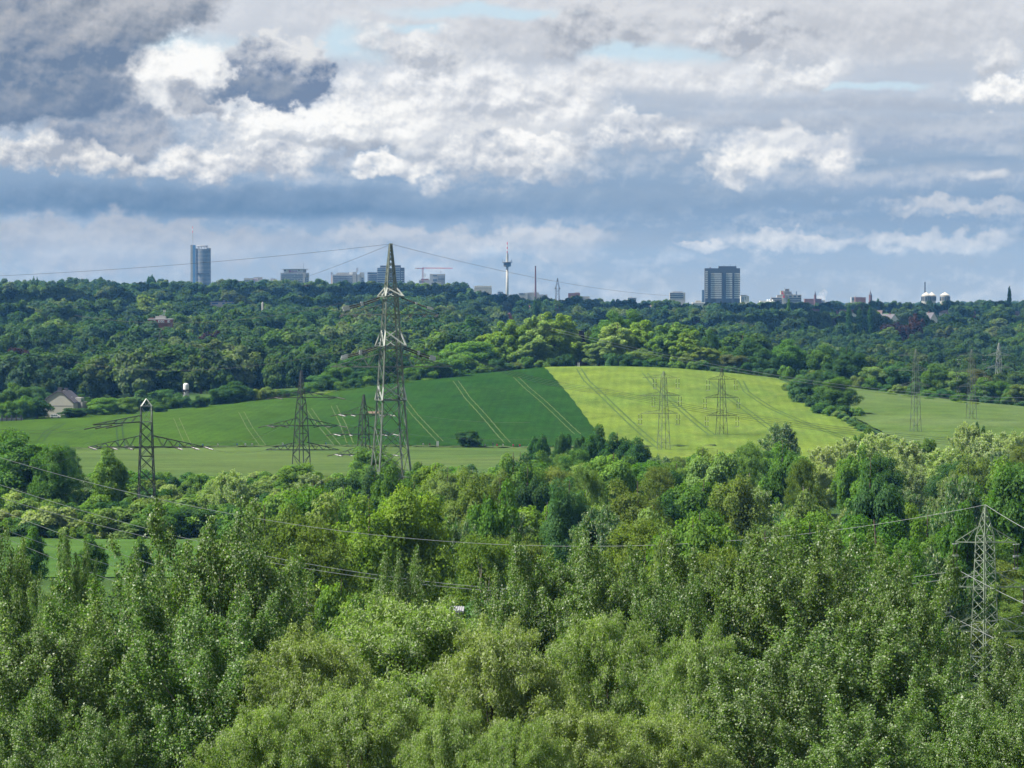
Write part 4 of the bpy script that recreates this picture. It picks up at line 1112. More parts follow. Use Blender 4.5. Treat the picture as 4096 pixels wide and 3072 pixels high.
def geo_levels(z0, z1, P, k=1.05):
    out = [z0]
    while out[-1] < z1 - 0.6 * 2 * prof(out[-1], P) * k:
        out.append(out[-1] + max(0.5, 2 * prof(out[-1], P) * k))
    out[-1] = z1
    return out
def build_pylons():
    # the tall pylon in the middle
    PM = [(0, 8.6), (13.5, 5.9), (23.5, 4.7), (35, 3.5), (45.5, 2.5), (47, 2.1), (56.6, 0.35)]
    lv = geo_levels(0.5, 23.5, PM, 0.8) + geo_levels(23.5, 45.5, PM, 0.85)[1:] + geo_levels(45.5, 56.4, PM, 1.0)[1:]
    root = pylon(1563, 790, R(17), PM, lv, 0.30, 0.12, M['steel'], 'tall grey green lattice pylon in the middle, rising above the skyline',
          arms=[dict(z=41.6, l=10.1, r=9.9, up=2.3, n=3, type='pull', il=1.9, ir=0.11, fm=M['fitting'], ins=[(1.0, -1), (0.66, -1), (0.3, -1), (0.36, 1), (0.7, 1), (1.0, 1)], pull=[(-0.75, -1.2, -0.42)]),
                dict(z=30.6, l=12.6, r=13.0, up=2.9, n=4)],
          rims=[(47.2, 45.4, 2.0, 3.2), (38.2, 35.0, 2.4, 3.6), (26.5, 23.6, 2.6, 2.9)], arm_rz=R(-17))
    for z, s in ((45.2, -1), (44.8, -1), (45.2, 1), (34.9, -1), (34.5, -1), (34.9, 1), (34.5, 1)):      # strain strings from the platforms
        rm = Matrix.Rotation(R(-17), 4, 'Z')
        k = 2.2 if z > 40 else 2.6
        p = rm @ Vector((s * k, -2.5 + (z % 1) * 4, z))
        e = rm @ Vector((s * (k + (6.6 if s > 0 else 7.6)), -4.0 + (z % 1) * 6, z - (2.2 if s < 0 else 2.4)))
        ins = MB().tube([p, p.lerp(e, .5) - Vector((0, 0, .15)), e], 0.15, 5).build('insulator', M['insulator'], root)
        ft = MB()
        for t in (0.5, 0.88, 0.92, 0.96, 1.0):
            c = p.lerp(e, t)
            ft.box(c.x - .24, c.x + .24, c.y - .24, c.y + .24, c.z - .24, c.z + .24)
        ft.build('corona_ring', M['fitting'], ins)
    # the dark pylon on the left, its shadowed look put into the steel colour
    PB = [(0, 4.2), (5, 3.2), (20, 2.2), (23.2, 2.15)]
    lv = geo_levels(0.3, 20, PB, 0.95)
    root = pylon(585, 760, R(12), PB, lv, 0.20, 0.11, M['steel_dark'], 'dark lattice pylon with a pale roof shaped top, left of the middle in the scrub',
          arms=[dict(z=14.9, l=11.8, r=11.9, up=2.3, n=5, type='pull', il=2.6, ir=0.11, ins=[(1.0, -1), (0.6, -1), (0.3, -1), (0.4, 1), (0.72, 1), (0.98, 1)], pull=[(1, -1.5, -0.35)])], arm_rz=R(-12))
    top = MB(); w = 1.07
    c4 = [Vector((sx * w, sy * w, 20)) for sx, sy in ((-1, -1), (1, -1), (1, 1), (-1, 1))]
    t4 = [Vector((c.x, c.y, 23.2)) for c in c4]
    for i in range(4):
        top.beam(c4[i], t4[i], .15); top.beam(t4[i], t4[(i + 1) % 4], .11); top.beam(c4[i], c4[(i + 1) % 4], .12)
        top.beam(t4[i], (0, 0, 24.7), .12); top.beam(c4[i], t4[(i + 1) % 4], .08)
    top.beam((-w * .5, -w, 24.0), (0, -w, 23.2), .1); top.beam((w * .5, -w, 24.0), (0, -w, 23.2), .1)
    top.build('tower_top', M['steel_pale'], root)
    arm = MB()
    for sy in (-1, 1):
        arm.beam((-w, sy * w, 20), (-11.0, -2.2, 19.5), .2); arm.beam((-w, sy * w, 21.3), (-11.0, -2.2, 19.6), .12)
        for k in range(1, 5):
            arm.beam(Vector((-w, sy * w, 20)).lerp(Vector((-11, -2.2, 19.5)), k / 5), Vector((-w, sy * w, 21.3)).lerp(Vector((-11, -2.2, 19.6)), k / 5 - .1), .09)
    arm.build('crossarm', M['steel_dark'], root)
    for k in range(3):
        MB().tube([(-5 - 2.2 * k, -2.4, 19.5 - .1 * k), (-8.6 - 2.2 * k, -4.2, 18.9 - .1 * k)], .13, 5).build('insulator', M['insulator'], root)
    # slender pylon with three pairs of arms
    PC = [(0, 3.6), (16.5, 2.1), (27.3, 0.3)]
    pull = [(1, -1.4, -0.3), (-0.8, 1.2, -0.3)]
    i3 = [(1.0, -1), (0.55, -1), (0.5, 1), (1.0, 1)]
    pylon(1205, 930, R(35), PC, geo_levels(0.3, 26.8, PC, 0.9), 0.22, 0.115, M['steel_dark'], 'slender grey pylon with three wide arms at the left of the main pylon',
          arms=[dict(z=20.6, l=6.6, r=8.8, up=1.6, n=3, type='pull', il=2.3, ins=[(1.0, -1), (1.0, 1)], pull=pull), dict(z=13.6, l=8.6, r=9.2, up=1.9, n=4, type='pull', il=2.3, ins=i3, pull=pull),
                dict(z=7.6, l=8.9, r=9.4, up=1.9, n=4)], single_braces=False, zig=True, arm_rz=R(-35))
    PD = [(0, 2.9), (14.5, 1.7), (15.5, 1.5), (20.6, 0.2)]
    pylon(1455, 960, R(30), PD, geo_levels(0.3, 20.2, PD, 0.9), 0.20, 0.11, M['steel_dark'], 'small dark pylon with three arms partly hidden behind the main pylon',
          arms=[dict(z=15.4, l=6.5, r=6.3, up=2.2, n=3, type='pull', il=2.2, ins=i3, pull=pull), dict(z=10.4, l=7.7, r=7.4, up=2.2, n=3, type='pull', il=2.2, ins=i3, pull=pull),
                dict(z=5.2, l=7.4, r=7.0, up=2.0, n=3, type='pull', il=2.2, ins=i3, pull=pull)], single_braces=False, zig=True, arm_rz=R(-30))
    # pylons on the barley and on the right-hand field
    hang = lambda z, l, r, ins, il=3.0: dict(z=z, l=l, r=r, up=1.1, n=3, type='hang', il=il, gap=0.9, ir=0.06, ins=ins)
    both = [(1.0, -1), (1.0, 1)]
    PE = [(0, 2.9), (22, 1.2), (23.8, 0.2)]
    pylon(2655, 1085, R(25), PE, geo_levels(0.3, 23.5, PE, 1.0), 0.12, 0.06, M['steel'], 'lattice pylon with three tilted arms at the middle of the barley',
          arms=[hang(21.9, 6.3, 4.0, [(0.35, -1), (1.0, 1)], 2.8), hang(16.8, 7.0, 4.7, [(0.35, -1), (1.0, 1)], 3.0), hang(11.6, 6.8, 4.2, both, 3.0)], single_braces=False, zig=True, arm_rz=R(-30))
    PF = [(0, 2.8), (18.5, 1.3), (21.4, 0.15)]
    pylon(2887, 1150, R(25), PF, geo_levels(0.3, 21.2, PF, 1.0), 0.12, 0.06, M['steel_dark'], 'lattice pylon with long hanging insulators at the right of the barley',
          arms=[hang(18.0, 4.2, 4.3, both, 3.2), hang(12.4, 5.1, 5.1, both, 3.2), hang(6.9, 4.6, 4.8, both, 3.2)], single_braces=False, zig=True, arm_rz=R(-25))
    PG = [(0, 2.7), (24.5, 1.1), (27, 0.2)]
    pylon(3663, 1180, R(22), PG, geo_levels(0.3, 26.5, PG, 1.0), 0.12, 0.06, M['steel'], 'pale lattice pylon standing on the grey green field at the right',
          arms=[dict(z=25.0, l=5.6, r=3.6, up=1, n=3), dict(z=20.3, l=6.8, r=4.6, up=1.4, n=3), dict(z=15.4, l=6.3, r=4.5, up=1.4, n=3)], single_braces=False, zig=True, arm_rz=R(-35))
    PH = [(0, 2.7), (22, 1.2), (24.4, 0.2)]
    pylon(3886, 1255, R(22), PH, geo_levels(0.3, 24, PH, 1.0), 0.12, 0.06, M['steel'], 'pale lattice pylon rising behind the silvery willows at the right',
          arms=[hang(22.5, 4.2, 4.2, both, 2.8), hang(17.0, 4.6, 4.6, both, 2.8), hang(12.0, 4.3, 4.5, both, 2.8)], single_braces=False, zig=True, arm_rz=R(-25))
    PI_ = [(0, 3.0), (20, 1.3), (23.5, 0.3)]
    pylon(3995, 1640, R(20), PI_, geo_levels(2, 23, PI_, 1.0), 0.16, 0.09, M['steel_pale'], 'faint tall pylon before the wooded slope at the right edge',
          arms=[dict(z=18, l=6.0, r=5.8, up=1.4, n=3), dict(z=12.5, l=6.4, r=6.4, up=1.4, n=3)], single_braces=False, zig=True)
    pylon(642, 1900, R(20), PH, geo_levels(2, 24, PH, 1.0), 0.16, 0.09, M['steel_dark'], 'faint small pylon among the trees above the white tank', arms=[dict(z=21, l=5, r=5, up=1, n=3)], single_braces=False, zig=True)
    pylon(2230, 3100, R(20), [(0, 3.5), (34, 2.6), (42, 0.4)], [10, 14, 18, 22, 26, 30, 34, 38, 41.5], 0.2, 0.11, M['steel_dark'], 'distant pylon standing above the tree tops right of the brick chimney', arms=[dict(z=33, l=2.6, r=2.6, up=1.5, n=2)], single_braces=False, zig=True)
    # the near pylon at the right edge
    PJ = [(0, 2.35), (8.6, 1.95), (18.6, 1.35), (21.8, 0.12)]
    hz = lambda z, l, r: dict(z=z, l=l, r=r, up=1.75, n=2, type='hang', il=2.65, gap=0.42, ir=0.055, ins=[(0.99, -1), (0.99, 1)])
    pylon(3942, 398, R(33), PJ, geo_levels(0.2, 18.6, PJ, 0.62) + geo_levels(18.6, 21.6, PJ, 1.0)[1:], 0.095, 0.048, M['steel_green'], 'near green grey lattice pylon with hanging insulators at the right edge',
          arms=[hz(17.9, 3.15, 3.3), hz(13.15, 4.0, 4.25), hz(8.45, 4.6, 4.9)], rims=(), arm_rz=R(-33 - 6))
build_pylons()
# ------------------------------------------------------------------ wires
def wire(p, q, sag, r, mat, label, n=40, group=None):
    pts = []
    for i in range(n + 1):
        t = i / n
        v = p.lerp(q, t)
        v.z -= 4 * sag * t * (1 - t)
        pts.append(v)
    o = MB().tube(pts, r, 4).build('power_line', mat)
    return tag(o, label, 'power line', group or 'power lines')
def build_wires():
    W, K = M['wire'], M['wire_dark']
    # earth wires of the main pylon
    wire(at(1562, 976, 790), at(-500, 1122, 760), 1.2, 0.030, K, 'earth wire running left from the tip of the main pylon across the sky')
    wire(at(1561, 978, 790), at(1000, 1172, 1500), 1.0, 0.034, K, 'earth wire dropping steeply left from the tip of the main pylon')
    wire(at(1565, 976, 790), at(2700, 1184, 1290), 2.0, 0.032, K, 'earth wire running right from the tip of the main pylon over the chimney')
    # conductors from the main pylon over the barley
    for i, (a, b, l) in enumerate(((1398, 1500, 'upper'), (1402, 1512, 'second'), (1408, 1522, 'third'), (1413, 1530, 'lowest'))):
        wire(at(1775, a, 786), at(2420, 1556 + 7 * i, 930), 1.2, 0.032, K, 'the %s of four conductors from the main pylon across the barley' % l)
        wire(at(2420, 1556 + 7 * i, 930), at(4300, 1782 + 9 * i, 1000), 2.5, 0.032, K, 'the %s of four conductors over the right part of the barley' % l)
    for i, l in enumerate(('upper', 'lower')):
        wire(at(1690, 1204 + 8 * i, 786), at(2200, 1310 + 8 * i, 900), 1.0, 0.030, K, '%s wire from the top platform of the main pylon to the hill top trees' % l)
        wire(at(2200, 1310 + 10 * i, 900), at(4300, 1590 + 14 * i, 1150), 5.0, 0.036, W, '%s pale wire in front of the hill top trees' % l)
    for i, (y0, y1) in enumerate(((1398, 1450), (1206, 1262))):
        wire(at(1395, y0, 788), at(300, y1, 900), 3.0, 0.030, K, 'wire leaving the %s platform of the main pylon to the left' % ('lower', 'upper')[i])
    # conductors of the left and the slender pylon
    for i, (x0, y0, x1, y1) in enumerate(((820, 1768, 1150, 1690), (760, 1772, 1110, 1786), (700, 1776, 1460, 1730), (355, 1772, -200, 1850), (420, 1776, -200, 1900), (440, 1680, -150, 1690), (450, 1688, -150, 1704), (1345, 1590, 2120, 1690), (1360, 1692, 2200, 1752))):
        wire(at(x0, y0, 758 if x0 < 1000 else 930), at(x1, y1, 925 if x1 > 1000 else 640), 1.8, 0.020, K,
             ('thin conductor from the dark pylon to the middle arm of the slender pylon', 'thin conductor from the dark pylon to the lowest arm of the slender pylon', 'thin conductor from the dark pylon towards the small dark pylon',
              'upper thin conductor leaving the left arm of the dark pylon', 'lower thin conductor leaving the left arm of the dark pylon', 'upper thin wire leaving the top of the dark pylon leftwards', 'lower thin wire leaving the top of the dark pylon leftwards',
              'thin conductor from the top arm of the slender pylon across the wheat', 'thin conductor from the middle arm of the slender pylon across the wheat')[i])
    # near spans to the pylon at the right edge
    J = 398
    near = [((0, 1830), (2050, 2180), (3942, 2019), 'pale earth wire sagging from the near pylon tip across the whole wood'),
            ((0, 1939), (1973, 2352), (3833, 2282), 'pale conductor from the top left insulators of the near pylon'), ((0, 1991), (1973, 2364), (4055, 2280), 'pale conductor from the top right insulators of the near pylon'),
            ((0, 2042), (565, 2243), (3800, 2464), 'pale conductor from the middle left insulators of the near pylon'), ((0, 2113), (458, 2266), (4090, 2462), 'pale conductor from the middle right insulators of the near pylon'),
            ((0, 2144), (199, 2227), (3778, 2642), 'pale conductor from the lowest left insulators of the near pylon')]
    for a, b, c, l in near:                             # each hangs as one parabola in the span
        k = np.polyfit([a[0], b[0], c[0]], [a[1], b[1], c[1]], 2)
        pts = []
        for i in range(71):
            px = -700 + (c[0] + 700) * i / 70
            pts.append(at(px, float(np.polyval(k, px)), 380 + 18 * (px + 700) / (c[0] + 700)))
        tag(MB().tube(pts, 0.022, 4).build('power_line', W), l, 'power line', 'power lines')
    for x0, y0, x1, y1, l in ((3942, 2019, 4500, 2290, 'bright earth wire dropping right from the tip of the near pylon'), (3833, 2280, 4700, 2660, 'bright conductor dropping right from the top insulators of the near pylon'),
                              (3800, 2462, 4700, 2850, 'bright conductor dropping right from the middle insulators of the near pylon'), (3778, 2640, 4700, 3040, 'bright conductor dropping right from the lowest insulators of the near pylon')):
        wire(at(x0, y0, J), at(x1, y1, 300), 0.5, 0.026, W, l, 20)
build_wires()
# ------------------------------------------------------------------ the city on the skyline and the houses in the woods
B = {}
for nm, c, ro in (('concrete', (0.29, 0.29, 0.29), .8), ('concrete_dark', (0.24, 0.235, 0.23), .8), ('black_steel', (0.045, 0.048, 0.055), .5), ('white', (0.52, 0.52, 0.51), .6), ('cream', (0.30, 0.295, 0.27), .8), ('plaster', (0.34, 0.33, 0.28), .9),
                  ('brick', (0.22, 0.075, 0.06), .9), ('brick_dark', (0.11, 0.05, 0.045), .9), ('brick_brown', (0.15, 0.075, 0.06), .9), ('slate', (0.075, 0.07, 0.08), .7), ('tile_red', (0.15, 0.055, 0.045), .85), ('tile_dark', (0.10, 0.075, 0.075), .8),
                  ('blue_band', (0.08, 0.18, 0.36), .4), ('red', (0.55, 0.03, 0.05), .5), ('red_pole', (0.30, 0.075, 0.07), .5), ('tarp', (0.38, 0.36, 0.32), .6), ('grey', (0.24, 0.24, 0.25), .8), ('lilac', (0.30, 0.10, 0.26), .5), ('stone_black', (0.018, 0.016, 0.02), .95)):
    B[nm] = plain('facade_' + nm, c, ro, 0, 0.10, 0.15, 0.3)
B['glass'] = plain('facade_glass', (0.05, 0.07, 0.10), 0.12, 0, 0.3, 0.3, 0.8)
B['glass_tower'] = plain('facade_tower_glass', (0.055, 0.085, 0.13), 0.15, 0, 0.2, 0.1, 0.8)
B['glass_bright'] = plain('facade_blinds', (0.30, 0.31, 0.30), 0.4, 0, 0.3, 0.9, 0.4)
B['skylight'] = plain('skylight', (0.85, 0.87, 0.9), 0.1, 0, 0.1, 1, 0.9)

class Bld:
    """a building seen square on: helper for placing parts by pixel at its own distance"""
    def __init__(self, name, px, D, label, cat='building', group=None, rz=0.0, base=None):
        self.D, self.px, self.s = D, px, D / F
        x = at(px, 1500, D).x
        self.z0 = h1(x, D) if base is None else base
        self.o = empty(name, (x, D, self.z0), label, cat, group, rz)
    def X(self, px): return (px - self.px) * self.s
    def Z(self, py): return at(self.px, py, self.D).z - self.z0
    def box(self, name, x0, x1, y0, y1, m, d0=0.0, d1=20.0, parent=None, low=False):
        """pixel rectangle (x0..x1, rows y0 top .. y1 bottom), depth d0..d1 behind the facade plane"""
        zb = -3.0 if low else self.Z(y1)
        return MB().box(self.X(x0), self.X(x1), d0, d1, zb, self.Z(y0)).build(name, B[m] if isinstance(m, str) else m, parent or self.o)
    def bands(self, x0, x1, rows, hpx, m, parent, d=-0.25, name='window', posts=0):
        out = []
        for r in rows:
            w = MB().box(self.X(x0), self.X(x1), d, 0.15, self.Z(r + hpx), self.Z(r)).build(name, B[m], parent)
            out.append(w)
        return out
    def panes(self, xs, rows, w, h, m, parent, d=-0.25, name='window'):
        me = None
        for r in rows:
            for x in xs:
                o = MB().box(self.X(x), self.X(x + w), d, 0.15, self.Z(r + h), self.Z(r)).build(name, B[m], parent)
def mast(b, px, y0, y1, w, m='black_steel', name='antenna', d=8.0, parent=None):
    X = b.X(px)
    return MB().tube([(X, d, b.Z(y1)), (X, d, b.Z(y0))], w * b.s / 2, 6).build(name, B[m], parent or b.o)
def text(body, size, loc, m, parent, name='lettering', depth=0.15):
    cu = bpy.data.curves.new(name, 'FONT')
    cu.body = body; cu.size = size; cu.extrude = depth; cu.align_x = 'LEFT'; cu.offset = size * 0.02
    cu.resolution_u = 2
    t = bpy.data.objects.new(name, cu)
    COL.objects.link(t)
    dg = C.evaluated_depsgraph_get()
    me = bpy.data.meshes.new_from_object(t.evaluated_get(dg))
    bpy.data.objects.remove(t)
    me.materials.clear()
    me.materials.append(B[m])
    o = link(name, me, parent)
    o.location = loc
    o.rotation_euler = (PI / 2, 0, 0)
    return o

def build_city():
    # tall glass tower with a lift shaft and mast
    b = Bld('glass_tower', 802, 6500, 'tall cylindrical glass tower with a slab lift shaft and mast on the left skyline')
    r = (842 - 783) / 2 * b.s; cx = b.X(812.5)
    tw = MB().lathe([(r, -5), (r, b.Z(996))], 28, (cx, r)).build('tower_shaft', B['glass_tower'], b.o)
    for i in range(26):
        z = b.Z(1132) + (b.Z(998) - b.Z(1132)) * i / 25
        MB().lathe([(r + .25, z), (r + .25, z + .7)], 28, (cx, r)).build('floor_band', B['grey'], tw)
    for i in range(7):
        MB().box(cx + (-.7 + .24 * i) * r, cx + (-.7 + .24 * i) * r + 1.2, -0.5, r * .6, b.Z(1098), b.Z(1090)).build('vent_slot', B['black_steel'], tw)
    b.box('lift_shaft', 762, 771, 979, 1140, 'concrete', 4, 14, low=True); b.box('lift_shaft', 771.4, 781, 980, 1140, 'blue_band', 3, 16, low=True)
    b.box('roof_house', 781.5, 792, 994, 1000, 'grey', 6, 20); b.box('roof_house', 826, 841, 992, 1000, 'grey', 8, 20)
    disc = MB().lathe([(r * .82, b.Z(985)), (r * .84, b.Z(984)), (r * .8, b.Z(982))], 24, (b.X(808), r)).build('roof_disc', B['grey'], b.o)
    for i in range(10):
        t = 2 * PI * i / 10
        MB().tube([(cx + r * .7 * math.cos(t), r + r * .7 * math.sin(t), b.Z(997)), (b.X(808) + r * .6 * math.cos(t + .2), r + r * .6 * math.sin(t + .2), b.Z(984.5))], .35, 5).build('roof_strut', B['grey'], b.o)
    mast(b, 770.5, 930, 980, 2.4, 'concrete'); mast(b, 770.3, 922, 931, 2.2, 'red'); mast(b, 770.3, 914, 922, 1.8, 'white'); mast(b, 770.3, 906, 914, 2.0, 'red')
    # low office block left of the slab
    b = Bld('office_block', 1040, 6350, 'low grey office block partly hidden by trees left of the slab with the roof sign')
    w = b.box('wall', 976, 1012, 1112, 1160, 'concrete', 0, 18, low=True); b.bands(978, 1011, range(1120, 1152, 6), 2.6, 'glass', w)
    w = b.box('wall', 1012.5, 1110, 1123, 1160, 'concrete', 3, 22, low=True); b.bands(1014, 1098, range(1127, 1155, 6), 2.6, 'glass', w, 2.7)
    b.box('roof_house', 1012.5, 1048, 1109, 1122.9, 'concrete_dark', 6, 18); b.box('roof_house', 1082, 1100, 1114, 1122.9, 'concrete_dark', 6, 18)
    b.box('wall', 948, 974, 1124, 1160, 'brick_brown', 2, 14, low=True); mast(b, 1033, 1104, 1110, 1); mast(b, 1088, 1108, 1115, 1)
    b.box('sign_board', 1000, 1031, 1113, 1121, 'white', 4.2, 5.0)
    text('evonik', 2.9, (b.X(1011), 4.0, b.Z(1119.4)), 'lilac', b.o); MB().lathe([(1.0, b.Z(1119.5)), (1.2, b.Z(1116.6)), (1.0, b.Z(1113.8))], 10, (b.X(1006), 3.6)).build('emblem', B['lilac'], b.o)
    # slab with the roof sign
    b = Bld('office_slab', 1178, 6300, 'grey office slab with a roof sign and a flat overhanging top')
    w = b.box('wall', 1122, 1235, 1091, 1165, 'concrete', 0, 18, low=True)
    g = random.Random(4)
    for row in range(9):
        y = 1094.5 + 7.6 * row
        b.bands(1125, 1212, [y], 3.3, 'glass', w)
        for i in range(7):
            if g.random() < .45:
                b.panes([1126 + 12.2 * i + g.uniform(0, 5)], [y + .5], g.uniform(2, 6), 2.4, 'glass_bright', w, -.4)
    b.box('stair_shaft', 1213.5, 1221, 1090, 1165, 'concrete', -1.2, 5, low=True); b.box('recess', 1221.5, 1224.5, 1108, 1165, 'glass', -.3, .2)
    b.bands(1225.5, 1233, [1094.5 + 7.6 * r for r in range(9)], 3.0, 'glass', w)
    b.box('roof_house', 1134, 1212, 1077.5, 1090.8, 'white', 4, 16); b.box('roof_house', 1212.5, 1224, 1077, 1090.8, 'concrete', 4, 16)
    b.box('roof_slab', 1124, 1234, 1075.6, 1077.3, 'concrete_dark', 0, 20); mast(b, 1213.5, 1052, 1076, 1.0)
    b.box('window', 1137, 1143, 1079, 1085, 'glass', 3.6, 4.2); b.box('window', 1194, 1198, 1078.5, 1083, 'glass', 3.6, 4.2)
    b.box('sign_board', 1154, 1191, 1079, 1089.5, 'white', 3.0, 3.7)
    MB().lathe([(0.6, b.Z(1088.6)), (1.4, b.Z(1086.5)), (1.75, b.Z(1084.5)), (1.4, b.Z(1082.2)), (0.6, b.Z(1080.3))], 12, (b.X(1160.5), 2.2)).build('emblem', B['lilac'], b.o)
    text('evonik', 3.6, (b.X(1166), 2.8, b.Z(1087)), 'lilac', b.o)
    # curved office slab with two stair towers
    b = Bld('office_building', 1395, 6400, 'wide office building with window rows, a pale stair mast and two blank stair towers')
    w = b.box('wall', 1331, 1410, 1098, 1170, 'concrete', 0, 16, low=True)
    rows = [1103 + 7.5 * i for i in range(7)]
    b.bands(1333, 1397, rows, 4.6, 'glass', w); b.bands(1398, 1409, rows, 4.2, 'glass', w)
    for i in range(13): MB().box(b.X(1334.5 + 5 * i), b.X(1335.3 + 5 * i), -.5, -.25, b.Z(1160), b.Z(1102)).build('mullion', B['concrete'], w)
    for r_ in rows: MB().box(b.X(1398), b.X(1409.5), -1.0, -.05, b.Z(r_ + 6.6), b.Z(r_ + 5.0)).build('balcony', B['white'], w)
    b.box('roof_house', 1346, 1397, 1090.5, 1097.9, 'concrete', 3, 13); b.box('roof_house', 1397.3, 1410, 1088.5, 1097.9, 'white', 3, 13)
    b.box('stair_tower', 1411, 1426, 1088, 1170, 'concrete', -1, 12, low=True); b.box('stair_tower', 1429, 1439, 1097.5, 1170, 'concrete', -.8, 12, low=True); b.box('recess', 1426.4, 1428.6, 1097, 1170, 'glass', 1, 10, low=True)
    w2 = b.box('stair_tower', 1439.4, 1457, 1090, 1170, 'concrete', -.4, 12, low=True); b.bands(1446, 1454, rows[1:], 5, 'glass', w2, -.8)
    for dx in (0, 6): mast(b, 1425.5 + dx, 1071, 1091, 1.4, 'concrete_dark', 'mast_leg')
    for r_ in (1072, 1077, 1082, 1087): b.box('mast_platform', 1424, 1433, r_, r_ + 1.6, 'concrete_dark', 6, 10)
    mast(b, 1325, 1090, 1170, 2.2, 'brick', 'flue'); b.box('flue_head', 1323, 1330, 1089, 1096, 'grey', 5, 10); mast(b, 1328, 1097, 1170, 4.2, 'white', 'flue')
    # banded tower behind the main pylon
    b = Bld('banded_tower', 1540, 6450, 'large banded office tower with roof antennas right behind the main pylon')
    w = b.box('wall', 1509, 1600, 1070, 1180, 'concrete', 0, 22, low=True); b.bands(1510, 1599, [1080 + 8.9 * i for i in range(11)], 4.2, 'glass', w)
    b.bands(1510, 1599, [1073], 4.6, 'glass_tower', w)
    w = b.box('wall', 1600.4, 1617.5, 1070.5, 1180, 'black_steel', -1.5, 20, low=True); b.panes([1605, 1611], [1085 + 8.9 * i for i in range(10)], 4, 3, 'glass_bright', w, -1.9)
    b.box('roof_house', 1521, 1552, 1062, 1069.8, 'black_steel', 4, 18); b.box('roof_house', 1578, 1603, 1061, 1069.8, 'black_steel', 4, 18)
    for x_ in (1519, 1531, 1537, 1546, 1585, 1588, 1595, 1602): mast(b, x_, 1055 + (x_ % 4), 1063, .9, 'concrete_dark')
    w = b.box('wall', 1470, 1508.6, 1088, 1180, 'concrete', 2, 18, low=True); b.bands(1471, 1508, [1090], 6.5, 'glass_tower', w, 1.6); b.bands(1471, 1508, [1102 + 8 * i for i in range(8)], 3, 'glass', w, 1.7)
    # office cluster with the crane
    b = Bld('office_cluster', 1700, 6350, 'stepped office cluster with a dark core below the crane')
    w = b.box('wall', 1620, 1690, 1141, 1200, 'concrete', 0, 18, low=True); b.bands(1622, 1684, [1144 + 7 * i for i in range(6)], 3, 'glass_bright', w); b.bands(1628, 1689, [1134], 6, 'glass', w, 3.0)
    w = b.box('wall', 1690.4, 1732, 1132, 1200, 'concrete', 2, 20, low=True); b.bands(1691, 1706, [1143 + 7 * i for i in range(7)], 4, 'glass', w, 1.6); b.bands(1708, 1726, [1150 + 7 * i for i in range(6)], 3.4, 'glass_bright', w, 1.6)
    b.box('roof_house', 1676, 1719, 1120, 1131.9, 'concrete_dark', 5, 18); b.box('roof_house', 1684, 1714, 1115, 1119.9, 'brick_brown', 7, 15); b.bands(1676, 1698, [1126], 4, 'glass', b.o, 4.6)
    w = b.box('wall', 1726.4, 1751, 1131, 1200, 'black_steel', -2, 12, low=True); b.bands(1728, 1750, [1152 + 7 * i for i in range(5)], 3, 'glass_bright', w, -2.4)
    b.box('canopy', 1734, 1764, 1129.6, 1130.8, 'white', -2, 10); b.box('wall', 1751.4, 1764, 1131, 1200, 'concrete', -2, 14, low=True)
    b = Bld('office_tower', 1750, 6600, 'grey office tower with vertical fins right of the crane')
    w = b.box('wall', 1719, 1780, 1096, 1190, 'concrete', 0, 20, low=True)
    for i in range(8): MB().box(b.X(1752 + 3.2 * i), b.X(1753.3 + 3.2 * i), -.8, -.05, b.Z(1185), b.Z(1101)).build('fin', B['concrete_dark'], w)
    b.bands(1732, 1749, [1101, 1115.5, 1121], 3.5, 'glass', w); b.bands(1752, 1777, [1115], 2.5, 'glass', w, -.9); mast(b, 1763, 1082, 1096, 1.2)
    # tower crane
    b = Bld('tower_crane', 1691, 6300, 'red and white tower crane above the office cluster', 'crane')
    m_ = MB(); X = b.X(1691); h0, h1_ = b.Z(1140), b.Z(1075)
    n = 11
    for i in range(n):
        za, zb = h0 + (h1_ - h0) * i / n, h0 + (h1_ - h0) * (i + 1) / n
        for s in (-1, 1):
            m_.beam((X + s * 1.1, -1, za), (X + s * 1.1, -1, zb), .45); m_.beam((X + s * 1.1, 1, za), (X + s * 1.1, 1, zb), .45)
            m_.beam((X + s * 1.1, -1, za), (X - s * 1.1, -1, zb), .3)
    m_.build('crane_mast', B['red_pole'], b.o)
    j = MB(); zj = b.Z(1072.5); xa, xb = b.X(1697), b.X(1811)
    for s in (-.9, .9): j.beam((xa, s, zj - .9), (xb, s, zj - .9), .4)
    j.beam((xa, 0, zj + 1), (xb, 0, zj + .2), .4)
    for i in range(28):
        x0 = xa + (xb - xa) * i / 28; x1 = xa + (xb - xa) * (i + .5) / 28; x2 = xa + (xb - xa) * (i + 1) / 28
        for s in (-.9, .9): j.beam((x0, s, zj - .9), (x1, 0, zj + .9), .22); j.beam((x1, 0, zj + .9), (x2, s, zj - .9), .22)
    j.build('crane_jib', B['red_pole'], b.o)
    MB().box(b.X(1661), b.X(1690), -.8, .8, b.Z(1074.5), b.Z(1072)).build('counter_jib', B['red_pole'], b.o); b.box('counterweight', 1661, 1669, 1073, 1076.5, 'white', -1.6, 1.6)
    b.box('cab', 1690, 1696, 1070, 1076, 'red_pole', -1.4, 1.4)
    # ring emblem on the roof beside the crane mast
    b = Bld('ring_emblem', 1697, 6280, 'large round ring emblem on a mast beside the crane', 'sign')
    ring = MB(); c = Vector((b.X(1697), 0, b.Z(1101))); rr = 6.6 * b.s
    pts = [c + Vector((math.cos(2 * PI * i / 24) * rr, 0, math.sin(2 * PI * i / 24) * rr)) for i in range(25)]
    ring.tube(pts, .35, 5, False); ring.build('ring', B['concrete_dark'], b.o)
